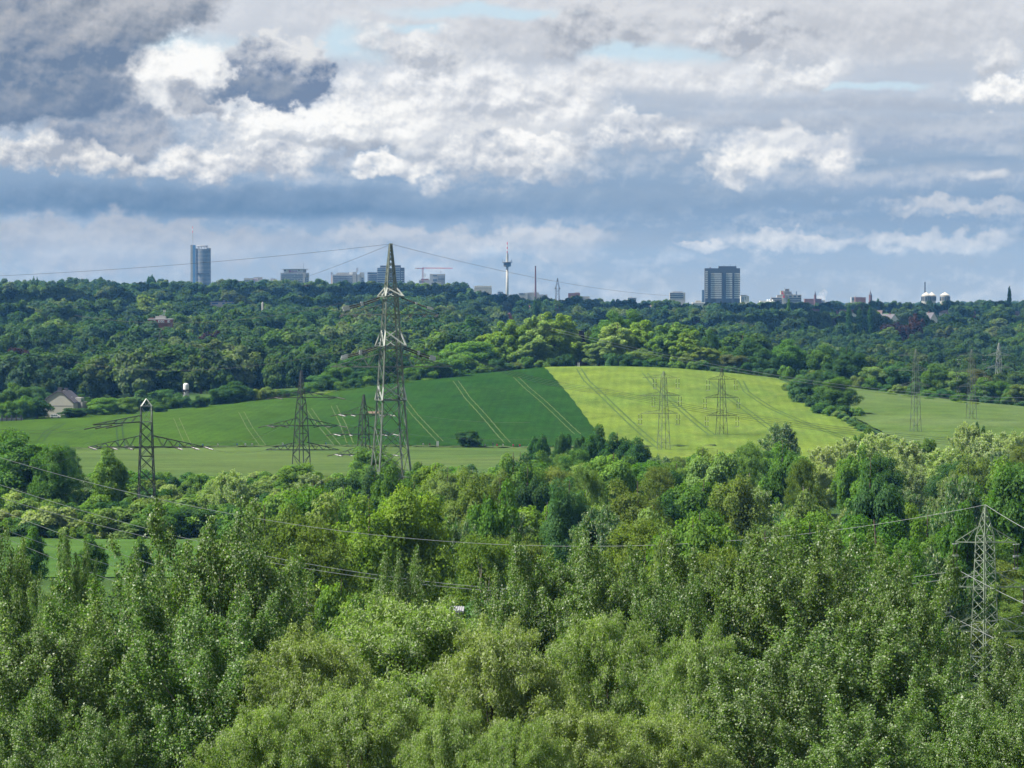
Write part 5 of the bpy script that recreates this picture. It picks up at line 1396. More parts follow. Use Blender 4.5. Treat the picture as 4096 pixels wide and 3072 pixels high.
    for k in range(3):
        a = PI / 2 + 2 * PI * k / 3
        MB().tube([c, c + Vector((math.cos(a) * rr, 0, math.sin(a) * rr))], [.5, .15], 5).build('spoke', B['concrete_dark'], b.o)
    mast(b, 1697, 1107, 1118, .9, 'concrete_dark', 'mast', 0)
    # white hall, red tank
    b = Bld('exhibition_hall', 1931, 5200, 'pale flat roofed hall above the trees left of the television tower')
    w = b.box('wall', 1897, 1967, 1150, 1175, 'cream', 0, 25, low=True); b.box('roof', 1898, 1966, 1143, 1149.9, 'white', .5, 24)
    for i in range(9): MB().box(b.X(1902 + 7 * i), b.X(1902.8 + 7 * i), -.2, .5, b.Z(1149.5), b.Z(1143.5)).build('rib', B['grey'], b.o)
    b = Bld('red_balloon_tank', 1786, 5600, 'small red round tank on a stem right of the office tower', 'tank')
    MB().lathe([(.3, b.Z(1165)), (.3, b.Z(1154)), (1.6, b.Z(1152)), (2.0, b.Z(1150)), (1.2, b.Z(1148))], 12).build('vessel', B['red'], b.o)
    # television tower
    b = Bld('television_tower', 2029, 6000, 'slim concrete television tower with a dark round pod and a red and white mast', 'tower')
    s = b.s
    MB().lathe([(6.6 * s, -5), (5.4 * s, b.Z(1150)), (4.6 * s, b.Z(1066))], 16).build('shaft', B['cream'], b.o, True)
    MB().lathe([(5.6 * s, b.Z(1068)), (15.5 * s, b.Z(1065)), (15 * s, b.Z(1063.5)), (15 * s, b.Z(1051.5)), (21 * s, b.Z(1050.6)), (21 * s, b.Z(1048.6)), (8 * s, b.Z(1048))], 24).build('pod', B['black_steel'], b.o)
    MB().lathe([(20.6 * s, b.Z(1048.5)), (21.2 * s, b.Z(1048.2)), (20.6 * s, b.Z(1047.8))], 24).build('platform_rim', B['cream'], b.o)
    MB().lathe([(4.4 * s, b.Z(1048)), (3.6 * s, b.Z(1026)), (2.2 * s, b.Z(1012))], 12).build('upper_shaft', B['cream'], b.o)
    MB().lathe([(1.4 * s, b.Z(1044)), (1.0 * s, b.Z(1014))], 8, (3.6 * s, 0)).build('cable_duct', B['black_steel'], b.o)
    for y0, y1, m in ((1004.5, 1012, 'red'), (996, 1004.4, 'white'), (987, 995.9, 'red'), (978.5, 986.9, 'white'), (968, 978.4, 'red')):
        MB().lathe([(1.5 * s, b.Z(y1)), (1.4 * s, b.Z(y0))], 10).build('mast_section', B[m], b.o)
    MB().lathe([(3 * s, b.Z(1012.5)), (3 * s, b.Z(1010.5))], 12).build('mast_ring', B['grey'], b.o)
    for dx, y0 in ((-18, 1036), (-11, 1039), (18, 1036), (13, 1043), (17, 1041)):
        MB().tube([(dx * s, 0, b.Z(1048)), (dx * s, 0, b.Z(y0))], .7 * s, 5).build('antenna', B['black_steel'], b.o)
    # brick chimney
    b = Bld('brick_chimney', 2142, 5600, 'tall dark brick factory chimney right of the television tower', 'chimney')
    MB().lathe([(4.0 * b.s, -5), (3.6 * b.s, b.Z(1150)), (2.6 * b.s, b.Z(1070)), (2.5 * b.s, b.Z(1063.5))], 12).build('shaft', B['brick_dark'], b.o)
    MB().lathe([(2.95 * b.s, b.Z(1067)), (2.95 * b.s, b.Z(1064)), (2.2 * b.s, b.Z(1063.4))], 12).build('cap', B['black_steel'], b.o)
    b = Bld('factory', 2130, 5700, 'low grey factory with tall roof windows at the foot of the brick chimney')
    w = b.box('wall', 2074, 2110, 1172, 1200, 'concrete', 0, 20, low=True); b.panes([2078, 2083, 2088, 2094], [1172.6], 3.4, 6, 'glass', w); b.box('wall', 2110.5, 2155, 1170, 1200, 'concrete_dark', 2, 24, low=True)
    b.box('wall', 2155.5, 2190, 1178, 1200, 'grey', 1, 20, low=True); mast(b, 2131.5, 1157, 1172, 1.6, 'grey')
    b = Bld('flat_roofed_block', 2297, 5300, 'brown flat roofed block among the trees right of the distant pylon'); b.box('wall', 2273, 2320, 1172, 1200, 'brick_brown', 0, 16, low=True); b.box('wall', 2320.5, 2358, 1185, 1200, 'concrete', 2, 14, low=True); b.box('roof_house', 2300, 2318, 1169, 1171.9, 'concrete', 4, 10)
    b = Bld('office_pavilion', 2710, 5500, 'wide low office pavilion with dark window bands left of the dark high rise')
    w = b.box('wall', 2679, 2741, 1170, 1215, 'concrete', 0, 18, low=True); b.bands(2680, 2732, [1172.5, 1180, 1188], 4.2, 'glass', w); b.box('roof_house', 2691, 2730, 1166, 1169.9, 'concrete_dark', 4, 14)
    # the dark high rise
    b = Bld('dark_high_rise', 2890, 6100, 'dark wide high rise with pale window rows on the right skyline')
    w = b.box('wall', 2820, 2960, 1073, 1225, 'black_steel', 0, 26, low=True); b.box('roof_house', 2875, 2946, 1064.5, 1072.9, 'black_steel', 4, 22)
    for i in range(17):
        y = 1092.5 + 8.65 * i
        for x0, x1 in ((2821, 2830.5), (2842.5, 2886), (2903.5, 2928.5), (2936.5, 2959.5)):
            if i < 12 or (i + x0) % 3 == 0: b.bands(x0, x1, [y], 6.0, 'glass_bright', w)
    b.bands(2821, 2830.5, [1084], 6, 'glass_bright', w)
    for x0, x1 in ((2831.5, 2834), (2839, 2841.5), (2887, 2890), (2899, 2902), (2929.5, 2931.5), (2933.5, 2935.5)): MB().box(b.X(x0), b.X(x1), -1.2, -.05, -3, b.Z(1090)).build('pier', B['black_steel'], w)
    for x_ in (2876, 2894, 2899, 2922, 2943): mast(b, x_, 1058 + x_ % 3, 1065, .8)
    b.box('roof_house', 2839, 2844, 1069, 1072.9, 'brick_dark', 6, 12)
    b = Bld('slim_block', 2814, 6900, 'slim pale blue block half hidden behind the dark high rise'); b.box('wall', 2808, 2819, 1160, 1200, 'glass_tower', 0, 20, low=True)
    b = Bld('white_hall', 2795, 4700, 'long white low hall at the foot of the dark high rise'); w = b.box('wall', 2769, 2819, 1209, 1225, 'white', 0, 14, low=True); b.box('roof_house', 2782, 2804, 1202, 1208.9, 'cream', 3, 10); b.bands(2771, 2817, [1214], 2.5, 'glass', w)
    b = Bld('white_column_block', 2977, 5600, 'white block with vertical piers right of the dark high rise')
    w = b.box('wall', 2962, 2996, 1184, 1225, 'white', 0, 14, low=True); b.panes([2964.5, 2968.5, 2972.5], [1188], 2.2, 20, 'glass', w); b.panes([2978.5], [1187, 1193.5], 3.6, 4.2, 'glass', w); b.box('roof_slab', 2961, 2990, 1180, 1182, 'concrete_dark', -1, 15); b.box('roof_house', 2964, 2986, 1182.2, 1183.9, 'concrete', 3, 11)
    b = Bld('white_round_building', 3060, 4800, 'white low building with round skylights left of the block with red emblems')
    w = b.box('wall', 3040, 3098, 1203, 1228, 'white', 0, 16, low=True)
    for x_, y_ in ((3069, 1199), (3077, 1199), (3090, 1200), (3070, 1205), (3081, 1205)): MB().lathe([(2.6 * b.s, b.Z(y_ + 3)), (2.4 * b.s, b.Z(y_)), (1.0 * b.s, b.Z(y_ - 1.6))], 10, (b.X(x_), 1 if y_ < 1203 else -1.5)).build('skylight_dome', B['skylight'], b.o)
    # block with red emblems
    b = Bld('stepped_bank_block', 3145, 5400, 'stepped brownish office block with two red emblems on the right skyline')
    w = b.box('wall', 3128, 3144, 1178, 1225, 'cream', -2, 16, low=True); w2 = b.box('wall', 3144.4, 3205, 1179, 1225, 'concrete_dark', 0, 18, low=True)
    b.panes([3156, 3174, 3191], [1182], 10, 7, 'glass', w2); b.bands(3156, 3203, [1192.5, 1201], 5, 'glass', w2)
    b.box('upper_storey', 3122.5, 3138, 1163, 1177.9, 'cream', 0, 14); b.box('upper_storey', 3138.4, 3167, 1166, 1177.9, 'concrete_dark', 3, 16); b.box('upper_storey', 3140, 3158, 1155, 1165.9, 'concrete_dark', 5, 14)
    b.panes([3141, 3147], [1158], 5, 4, 'glass', b.o, 4.6)
    w3 = b.box('wall', 3085, 3127.6, 1190, 1225, 'concrete_dark', 2, 18, low=True); b.bands(3086, 3126, [1192.5, 1201, 1209], 4.5, 'glass', w3, 1.6); b.box('upper_storey', 3108, 3127.6, 1180, 1189.9, 'concrete', 4, 16)
    for ex, ey in ((3129.5, 1171), (3134.5, 1185)):       # round-topped letter shape with a dot
        e = MB(); X, Z = b.X(ex), b.Z(ey)
        e.prism([(X - 1.35, Z - 2.2), (X + 1.1, Z - 2.2), (X + 1.25, Z - .6), (X + .2, Z + .2), (X - .5, Z + 1.0), (X - 1.2, Z + .4)], -2.6, -2.2); e.lathe([(.2, Z + 1.2), (.62, Z + 1.75), (.2, Z + 2.3)], 10, (X + .1, -2.4))
        e.build('emblem', B['red'], b.o)
    for x_ in (3158, 3169, 3180): MB().lathe([(2.8 * b.s, b.Z(1178.8)), (2.4 * b.s, b.Z(1176)), (.6 * b.s, b.Z(1174.6))], 10, (b.X(x_), 6)).build('roof_dome', B['grey'], b.o)
    mast(b, 3140, 1150, 1158, .9); mast(b, 3187, 1165, 1180, 3.4, 'glass_tower', 'flue')
    # church spires
    for px, D, y0, y1, wd, lab in ((3260, 5600, 1160, 1200, 10, 'dark pointed church spire right of the block with red emblems'), (3481, 5600, 1160, 1192, 13, 'broad stepped church tower on the right skyline')):
        b = Bld('church_tower', px, D, lab, 'church'); s = b.s
        MB().lathe([(wd * .5 * s, -4), (wd * .5 * s, b.Z(y0 + 22)), (wd * .55 * s, b.Z(y0 + 21))], 8).build('tower', B['brick_dark'], b.o)
        MB().lathe([(wd * .55 * s, b.Z(y0 + 21)), (wd * .30 * s, b.Z(y0 + 14)), (wd * .12 * s, b.Z(y0 + 7)), (.05, b.Z(y0))], 8).build('spire', B['slate'], b.o)
        if wd < 12: b.box('nave', px - 42, px + 26, 1195, 1215, 'brick_brown', 2, 16, low=True); b.box('transept', px + 27, px + 40, 1201, 1215, 'cream', 4, 12, low=True)
        else: b.box('nave', px - 60, px - 18, 1189, 1205, 'brick_brown', 2, 16, low=True); mast(b, px, y0 - 4, y0 + 1, .8)
    # tent roofed drums with mast
    b = Bld('tent_roofed_building', 3745, 5000, 'three joined drums with pale pointed tent roofs on the right skyline'); s = b.s
    for cx_, rr_, yb, dd in ((3704, 19, 1182, 0), (3731, 16, 1181.5, 14), (3780, 19.5, 1181, 4)):
        X = b.X(cx_)
        dr = MB().lathe([(rr_ * s, -4), (rr_ * s, b.Z(yb))], 16, (X, dd)).build('drum', B['cream'], b.o)
        MB().lathe([(rr_ * 1.04 * s, b.Z(yb) + .05), (rr_ * .5 * s, b.Z(1174)), (.1, b.Z(1168.5))], 16, (X, dd)).build('tent_roof', B['tarp'], b.o)
        for k in range(9):
            t = PI + PI * (k + .5) / 9
            c, sn = math.cos(t), math.sin(t)
            MB().beam((X + c * (rr_ * s + .05), dd + sn * (rr_ * s + .05), b.Z(1203)), (X + c * (rr_ * s + .05), dd + sn * (rr_ * s + .05), b.Z(1186)), 1.1).build('window', B['glass'], dr)
    b = Bld('antenna_mast', 3699, 5050, 'thick dark antenna mast behind the tent roofed drums', 'mast'); m_ = MB(); s = b.s
    m_.tube([(0, 0, -4), (0, 0, b.Z(1128))], [3.2 * s, 1.8 * s], 6); m_.build('pole', B['black_steel'], b.o)
    for y_ in range(1129, 1168, 5): MB().lathe([(2.9 * s, b.Z(y_ + 2.2)), (2.9 * s, b.Z(y_))], 8).build('antenna_ring', B['black_steel'], b.o)
    mast(b, 3699, 1123, 1129, .8, 'black_steel', 'tip', 0)
    # low city blocks far right and middle
    for px, D, x0, x1, y0, m, lab in ((2000, 6200, 1990, 2012, 1166, 'grey', 'low grey roof at the foot of the television tower'), (3420, 6000, 3405, 3445, 1188, 'concrete', 'long pale flat roofs left of the broad church tower'),
                                      (1866, 5600, 1852, 1880, 1152, 'concrete_dark', 'dark stepped roof left of the pale hall'), (2530, 6000, 2510, 2545, 1190, 'concrete', 'pale low block on the skyline between chimney and pavilion')):
        b = Bld('city_block', px, D, lab); w = b.box('wall', x0, x1, y0, 1225, m, 0, 16, low=True); b.bands(x0 + 1, x1 - 1, [y0 + 3, y0 + 9], 3, 'glass', w); b.box('roof_house', (x0 * 2 + x1) / 3, (x0 + x1) / 2, y0 - 3, y0 - .1, m, 4, 10)
build_city()

def gable_house(px, D, w, ridge_py, eave_py, base_py, length, rz, wall, roof, label, group=None, chim=1, win=(), sky=()):
    """house with a gable front of width w metres; rz turns the gable away from the camera"""
    k_ = dist_at(px, base_py + 8, 1560, 4150) / D      # stand it on the slope at that row, same size in the picture
    D, w, length = D * k_, w * k_, length * k_
    win = [(a * k_, b_ * k_) for a, b_ in win]
    x = at(px, 1500, D).x
    z0 = at(px, base_py, D).z
    zr, ze = at(px, ridge_py, D).z - z0, at(px, eave_py, D).z - z0
    o = empty('gabled_house', (x, D, z0), label, 'house', group, rz)
    body = MB().prism([(-w / 2, -6), (w / 2, -6), (w / 2, ze), (0, zr), (-w / 2, ze)], 0, length).build('wall', B[wall], o)
    for s in (-1, 1):
        a, b_ = Vector((s * (w / 2 + .5), 0, ze - .35 * (zr - ze) / (w / 2) + .12)), Vector((0, 0, zr + .12))
        MB().add([(a.x, -.4, a.z), (b_.x, -.4, b_.z), (b_.x, length + .4, b_.z), (a.x, length + .4, a.z), (a.x, -.4, a.z + .3), (b_.x, -.4, b_.z + .3), (b_.x, length + .4, b_.z + .3), (a.x, length + .4, a.z + .3)],
                 [(0, 1, 2, 3), (7, 6, 5, 4), (0, 4, 5, 1), (1, 5, 6, 2), (2, 6, 7, 3), (3, 7, 4, 0)]).build('roof', B[roof], o)
    for k in range(chim):
        y_ = length * (.25 + .5 * k)
        MB().box(-.5, .5, y_, y_ + .9, zr - .6, zr + 1.5).build('chimney', B['brick_dark'], o)
    for wx, wz in win:
        f = MB().box(wx - .7, wx + .7, -.10, .05, wz - .8, wz + .8).build('window', B['white'], body)
    for fy, fz in sky:                                  # skylights on the slope turned to the camera
        for s in (-1, 1):
            c = Vector((s * (w / 2) * (1 - fz), fy * length, ze + (zr - ze) * fz + .5))
            MB().box(c.x - .6, c.x + .6, c.y - .6, c.y + .6, c.z - .05, c.z + .12).build('skylight', B['skylight'], o)
    return o
def build_houses():
    # large house at the left edge of the wheat
    D = 1345; x = at(237, 1500, D).x; z0 = at(237, 1692, D).z
    o = empty('plastered_house', (x, D, z0), 'large grey plastered house with a bent dark roof at the left edge of the fields', 'house', None, R(-9))
    k = D / F
    pts = [(-60, 0), (-60, 76), (-50, 98), (-9, 123), (9, 121), (58, 80), (58, 0)]
    poly = [(px_ * k, -3 if pz == 0 else pz * k) for px_, pz in pts]
    body = MB().prism(poly, 0, 12.5).build('wall', B['plaster'], o)
    for a, b_ in (((-61, 75), (-51, 98)), ((-51, 98), (-9, 124.5)), ((-9, 124.5), (9, 122.5)), ((9, 122.5), (60, 79))):
        p, q = Vector((a[0] * k, 0, a[1] * k)), Vector((b_[0] * k, 0, b_[1] * k))
        n = Vector((-(q - p).z, 0, (q - p).x)).normalized() * .35
        MB().add([(p.x, -.3, p.z), (q.x, -.3, q.z), (q.x, 12.8, q.z), (p.x, 12.8, p.z)] + [(v.x + n.x, y_, v.z + n.z) for v, y_ in ((p, -.3), (q, -.3), (q, 12.8), (p, 12.8))], [(3, 2, 1, 0), (4, 5, 6, 7), (0, 1, 5, 4), (1, 2, 6, 5), (2, 3, 7, 6), (3, 0, 4, 7)]).build('roof', B['slate'], o)
    MB().box(-.9, .6, 1.0, 2.2, 10.6, 12.7).build('chimney', B['black_steel'], o); MB().box(-.6, .8, 8.0, 9.0, 10.6, 12.4).build('chimney', B['black_steel'], o)
    MB().box(-60.2 * k, 58.2 * k, -.06, .02, 6.15, 6.3).build('string_course', B['concrete_dark'], body)
    dm = MB().box(4.2, 6.3, 6.0, 10.5, 5.0, 9.0).build('dormer', B['cream'], o); MB().box(6.3, 6.4, 6.8, 9.6, 6.6, 8.4).build('window', B['glass'], dm)
    an = MB().box(58.5 * k, 58.5 * k + 1.6, 6, 12.4, -3, 7.4).build('annex', B['cream'], o); MB().box(58.5 * k + .2, 58.5 * k + 1.4, 5.9, 6.02, 2.2, 3.8).build('window', B['glass'], an)
    MB().box(2.6, 3.5, 4.0, 4.9, 9.15, 9.3).build('skylight', B['skylight'], o)
    # low wall and posts at the very left
    D = 1322; x0 = at(-150, 1500, D).x
    o = empty('roadside_wall', (x0, D, h1(x0, D)), 'grey roadside wall with dark posts at the left edge', 'wall')
    L = at(92, 1500, D).x - x0
    MB().box(0, L, 0, .3, -.5, 2.0).build('wall', B['grey'], o)
    for i in range(13): MB().box(L * i / 12.5, L * i / 12.5 + .45, -.5, -.02, -.5, 3.0).build('post', B['black_steel'], o)
    # white estate car by the house
    D = 1330; c = at(222, 1690, D); zc = h1(c.x, D)
    o = empty('estate_car', (c.x, D, max(zc + .55, c.z)), 'small white estate car parked below the plastered house', 'car')
    MB().prism([(-1.75, .35), (1.9, .35), (1.95, .75), (1.1, .92), (.55, 1.42), (-1.6, 1.45), (-1.78, .9)], -.8, .8).build('body', B['white'], o)
    for xa, xb in ((-1.5, -.75), (-.62, .0), (.12, .62)): MB().box(xa, xb, -.83, -.78, .95, 1.32).build('window', B['glass'], o)
    for xw in (-1.15, 1.2):
        for yw in (-.78, .78): MB().tube([(xw, yw - .1, .32), (xw, yw + .1, .32)], .32, 12).build('wheel', B['black_steel'], o)
    # white tank tower
    b = Bld('white_tank', 744, 1400, 'tall white cylindrical tank with a dark band above the trees', 'tank'); r = 11.4 * b.s
    MB().lathe([(r, -2), (r, b.Z(1541)), (r * .93, b.Z(1537)), (r * .7, b.Z(1534)), (r * .2, b.Z(1532.6))], 20).build('vessel', B['white'], b.o, True)
    MB().lathe([(r + .03, b.Z(1560)), (r + .03, b.Z(1558.2))], 20).build('seam', B['grey'], b.o)
    g = random.Random(9)
    st = MB()
    for i in range(34):
        t = PI + PI * g.random(); y_ = 1557 + abs(g.gauss(0, 1)) * (16 if i % 2 else 3)
        p = Vector((math.cos(t) * (r + .02), math.sin(t) * (r + .02), b.Z(y_))); st.beam(p, p - Vector((0, 0, g.uniform(.2, .8))), g.uniform(.12, .35))
    tag(st.build('stain', B['black_steel'], b.o), kind='stuff')
    # brick block
    b = Bld('brick_block', 638, 2150, 'dark red brick block with white windows and roof aerials in the left woods')
    w = b.box('wall', 591, 597, 1277, 1335, 'brick', .5, 12, low=True); w = b.box('wall', 597.4, 686, 1277, 1335, 'brick_brown', 0, 12, low=True)
    up = b.box('top_storey', 597.2, 686.2, 1278, 1290, 'brick', -.12, 6); b.box('parapet', 590, 687, 1275.6, 1277.8, 'white', -.3, 12.3)
    for x_, wd in ((615, 7.5), (633.5, 6.5), (643, 6.5), (651, 6.5), (671, 9.5)):
        f = b.box('window', x_, x_ + wd, 1281, 1290, 'white', -.3, .0); b.box('pane', x_ + wd * .45, x_ + wd * .85, 1283, 1288.5, 'glass', -.4, -.2, f)
    f = b.box('window', 618, 629, 1297, 1306, 'white', -.2, .1); b.box('pane', 620, 623, 1299, 1304.5, 'glass', -.3, -.1, f); b.box('pane', 624.5, 627.5, 1299, 1304.5, 'glass', -.3, -.1, f)
    b.box('roof_house', 620, 660, 1265, 1275.5, 'concrete_dark', 3, 9); b.box('roof_house', 596, 612, 1271, 1275.5, 'brick_dark', 3, 9); b.box('roof_house', 634, 645, 1260.5, 1264.9, 'concrete_dark', 5, 8)
    for x_, y_ in ((651, 1250), (655, 1241), (648, 1256)): mast(b, x_, y_, 1266, 1.0, 'grey', 'aerial', 5)
    for x_ in (652, 657): b.box('aerial_panel', x_, x_ + 2, 1239, 1249, 'white', 4.5, 5)
    b.box('garage', 592, 625, 1325, 1330, 'white', -8, -4)
    # white and blue office
    b = Bld('white_office', 880, 3000, 'white office with a blue glass band in the left woods')
    w = b.box('wall', 842, 940, 1208, 1240, 'white', 0, 14, low=True); b.bands(848, 873, [1211.5], 5.5, 'blue_band', w); b.bands(890, 899, [1211.5], 5.5, 'blue_band', w); b.bands(907, 936, [1211.5], 5.5, 'blue_band', w); b.bands(910, 925, [1224], 5, 'glass', w)
    b.box('roof_edge', 841.5, 940.5, 1206, 1207.9, 'blue_band', -.4, 14.4); b.box('side_wing', 818, 841, 1217, 1240, 'white', 1, 12, low=True); b.box('roof_house', 890, 898, 1199, 1205.9, 'grey', 4, 9)
    b = Bld('white_silo', 1051, 2600, 'small white silo standing above the left woods', 'silo'); r = 4.5 * b.s; MB().lathe([(r, -2), (r, b.Z(1212)), (r * .6, b.Z(1210))], 14).build('vessel', B['cream'], b.o); MB().lathe([(r * .5, b.Z(1209)), (r * .5, b.Z(1206.5))], 10).build('cap', B['grey'], b.o)
    b = Bld('grey_works', 10, 1900, 'grey works building with a round tank at the left edge'); b.box('wall', -40, 26, 1478, 1520, 'concrete', 0, 10, low=True); b.box('roof_slab', -42, 29, 1474.5, 1477.8, 'concrete', -.6, 11); b.box('tower', -20, 4, 1434, 1474, 'concrete', 4, 9)
    for x_ in (6, 14, 21): b.box('rib', x_, x_ + 1.4, 1478.5, 1510, 'concrete_dark', -.3, -.02)
    b = Bld('white_pole', 14, 3300, 'thin white pole above the trees at the left edge', 'pole'); MB().lathe([(2 * b.s, -2), (1.6 * b.s, b.Z(1173))], 8).build('shaft', B['white'], b.o)
    b = Bld('flat_block', 163, 2900, 'pale flat roofed block among the trees at the left'); w = b.box('wall', 145, 181, 1222, 1250, 'cream', 0, 10, low=True); b.bands(147, 179, [1225], 4, 'glass', w); b.box('roof_house', 148, 175, 1216, 1221.9, 'grey', 2, 8)
    # gabled houses in the woods: px, D, width, ridge, eave, base, length, turn, wall, roof, label
    hs = [(1163, 1750, 6.5, 1443, 1462, 1490, 9, -.5, 'white', 'tile_dark', 'white gabled house with a dark roof above the slender pylon', [(-1.3, 3.2), (1.2, 3.2), (0, 5.2)], ()),
          (498, 1950, 10, 1412, 1428, 1450, 12, .7, 'cream', 'slate', 'grey roofed house among the trees below the brick block', [], ()),
          (975, 1800, 8, 1432, 1450, 1475, 10, .6, 'cream', 'tile_dark', 'dark roofed house half hidden in the woods left of the slender pylon', [], ()),
          (25, 2050, 9, 1392, 1405, 1430, 16, 1.3, 'white', 'slate', 'long slate roofed house at the left edge of the woods', [], ()),
          (1838, 2200, 6.5, 1285, 1305, 1325, 8, .2, 'brick', 'tile_red', 'small red gabled house right of the main pylon', [(0, 3)], ()),
          (2040, 2250, 8, 1254, 1275, 1300, 11, .7, 'brick', 'tile_red', 'red roofed house with skylights left of the hill top trees', [], ((.3, .5), (.7, .5))),
          (2122, 2600, 7, 1226, 1246, 1270, 9, .25, 'brick', 'tile_red', 'narrow red brick house below the chimney', [(0, 3), (1.5, 1.2)], ((.5, .5),)),
          (2228, 2500, 10, 1235, 1248, 1270, 13, 1.2, 'brick_brown', 'tile_dark', 'dark roofed house with bright skylights above the hill top trees', [], ((.25, .45), (.5, .45), (.75, .45))),
          (2098, 1700, 6, 1290, 1308, 1335, 8, .3, 'cream', 'tile_dark', 'pale gable peeping out between the hill top trees', [], ()),
          (2612, 2900, 9, 1222, 1236, 1255, 12, 1.2, 'cream', 'tile_dark', 'brown roof with skylights on the wooded ridge in the middle', [], ((.3, .5), (.7, .5)))]
    for px, D, w, r_, e_, b_, ln, rz, wl, rf, lab, win, sk in hs:
        gable_house(px, D, w, r_, e_, b_, ln, rz, wl, rf, lab, 'houses in the woods', 1, win, sk)
    est = [(3275, 2750, 7, 1238, 1252, 1275, 14, 1.35, 'cream', 'tile_dark', 'leftmost brown roof of the hillside houses', [], ()),
           (3345, 2700, 9, 1240, 1258, 1280, 11, .9, 'brick', 'tile_dark', 'dark steep roof with a reddish wall in the hillside estate', [], ()),
           (3413, 2680, 7, 1252, 1264, 1290, 12, .15, 'white', 'slate', 'white gabled house between the dark poplars', [(0, 2.5), (0, 5)], ()),
           (3412, 2740, 6, 1240, 1248, 1275, 10, 1.4, 'white', 'tile_dark', 'house with a dormer above the white gable', [(0, 3)], ((.5, .5),)),
           (3528, 2700, 10, 1243, 1262, 1285, 17, 1.35, 'cream', 'tile_dark', 'long dark roof with three bright skylights', [], ((.2, .45), (.5, .45), (.8, .45))),
           (3578, 2620, 8, 1258, 1278, 1296, 15, .75, 'white', 'slate', 'house with a bright white gable turned left in the hillside estate', [(0, 3.2)], ()),
           (3640, 2720, 8, 1246, 1258, 1280, 13, 1.2, 'cream', 'tile_dark', 'brown roofed house right of the bright gable', [], ((.5, .5),)),
           (3735, 2600, 10, 1252, 1276, 1310, 14, .95, 'white', 'slate', 'steep slate roof covered with skylights', [], ((.2, .3), (.45, .3), (.7, .3), (.3, .65), (.6, .65))),
           (3795, 2750, 7, 1243, 1252, 1270, 10, .3, 'white', 'tile_dark', 'small white fronted house right of the steep slate roof', [(0, 2)], ()),
           (3900, 2700, 11, 1246, 1262, 1280, 20, 1.4, 'brick', 'tile_dark', 'long dark red roof near the right edge', [], ((.3, .5), (.6, .5))),
           (4075, 2700, 9, 1246, 1260, 1280, 18, 1.35, 'cream', 'slate', 'long slate roof at the right edge of the hillside', [], ((.4, .5),))]
    for px, D, w, r_, e_, b_, ln, rz, wl, rf, lab, win, sk in est:
        gable_house(px, D, w, r_, e_, b_, ln, rz, wl, rf, lab, 'houses on the right hillside', 1, win, sk)
    # grey shed roof and a lamp in the near wood
    D = 330; c = at(1800, 2440, D)
    o = empty('shed', (c.x, D, h1(c.x, D)), 'low shed with a grey corrugated roof between poplar and willow', 'shed'); zt = c.z - h1(c.x, D)
    MB().box(-1.0, .9, 0, 4, -.3, zt - .25).build('wall', B['concrete_dark'], o)
    rf = MB().box(-1.3, 1.2, -.4, 4.4, zt - .22, zt - .05).build('roof', B['grey'], o)
    for i in range(12): MB().box(-1.28 + .2 * i, -1.20 + .2 * i, -.42, 4.42, zt - .05, zt).build('rib', B['grey'], rf)
    # dark obelisk-shaped ruin on the hill top
    b = Bld('dark_stone_tower', 2326, 1580, 'dark tapering stone tower among the hill top trees', 'tower')
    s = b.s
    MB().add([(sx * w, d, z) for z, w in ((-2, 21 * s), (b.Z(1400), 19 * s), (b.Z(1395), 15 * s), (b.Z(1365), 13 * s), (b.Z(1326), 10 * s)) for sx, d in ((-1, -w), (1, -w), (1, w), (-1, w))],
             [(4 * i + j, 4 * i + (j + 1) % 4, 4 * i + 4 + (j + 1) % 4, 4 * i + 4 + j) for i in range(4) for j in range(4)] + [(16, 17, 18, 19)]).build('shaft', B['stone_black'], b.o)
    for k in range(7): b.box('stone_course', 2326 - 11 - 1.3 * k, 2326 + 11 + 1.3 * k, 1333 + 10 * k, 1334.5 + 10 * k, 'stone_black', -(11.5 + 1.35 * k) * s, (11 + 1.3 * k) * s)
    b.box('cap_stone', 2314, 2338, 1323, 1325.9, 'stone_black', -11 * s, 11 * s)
    # steam rising over the city
    # marker stakes, posts and flags along the grass path
    k = 0
    for px, py, D, hgt, m, lab in ((1748, 1806, 1103, 1.85, 'white', 'left one of two white posts on the grass path'), (1753, 1806, 1103, 1.9, 'white', 'right one of two white posts on the grass path'), (2312, 1482, 1498, 2.1, 'white', 'left one of two white posts on the hill top'), (2317, 1482, 1498, 2.1, 'white', 'right one of two white posts on the hill top')):
        x = at(px, 1500, D).x; o = empty('marker_post', (x, D, h1(x, D)), lab, 'post', 'white marker posts'); MB().box(-.13, .13, -.1, .1, -.3, hgt).build('pole', B['white'], o); MB().box(-.16, .16, -.13, .13, hgt, hgt + .1).build('cap', B['white'], o)
    for i, (px, m) in enumerate(((503, 'tarp'), (528, 'tarp'), (715, 'blue_band'), (808, 'blue_band'), (868, 'white'), (945, 'blue_band'), (978, 'white'), (1005, 'white'), (1128, 'white'), (1300, 'blue_band'), (1690, 'tarp'), (1716, 'tile_red'), (1937, 'white'), (1985, 'red'), (2009, 'white'), (2050, 'red'), (2076, 'red'))):
        D = 1104; x = at(px, 1500, D).x
        o = empty('marker_flag', (x, D, h1(x, D)), '%s marker flag on a stick, number %s from the left along the field path' % ({'tarp': 'yellowish', 'blue_band': 'blue', 'white': 'white', 'red': 'red', 'tile_red': 'orange'}[m], ('one two three four five six seven eight nine ten eleven twelve thirteen fourteen fifteen sixteen seventeen').split()[i]), 'flag', 'marker flags along the field path')
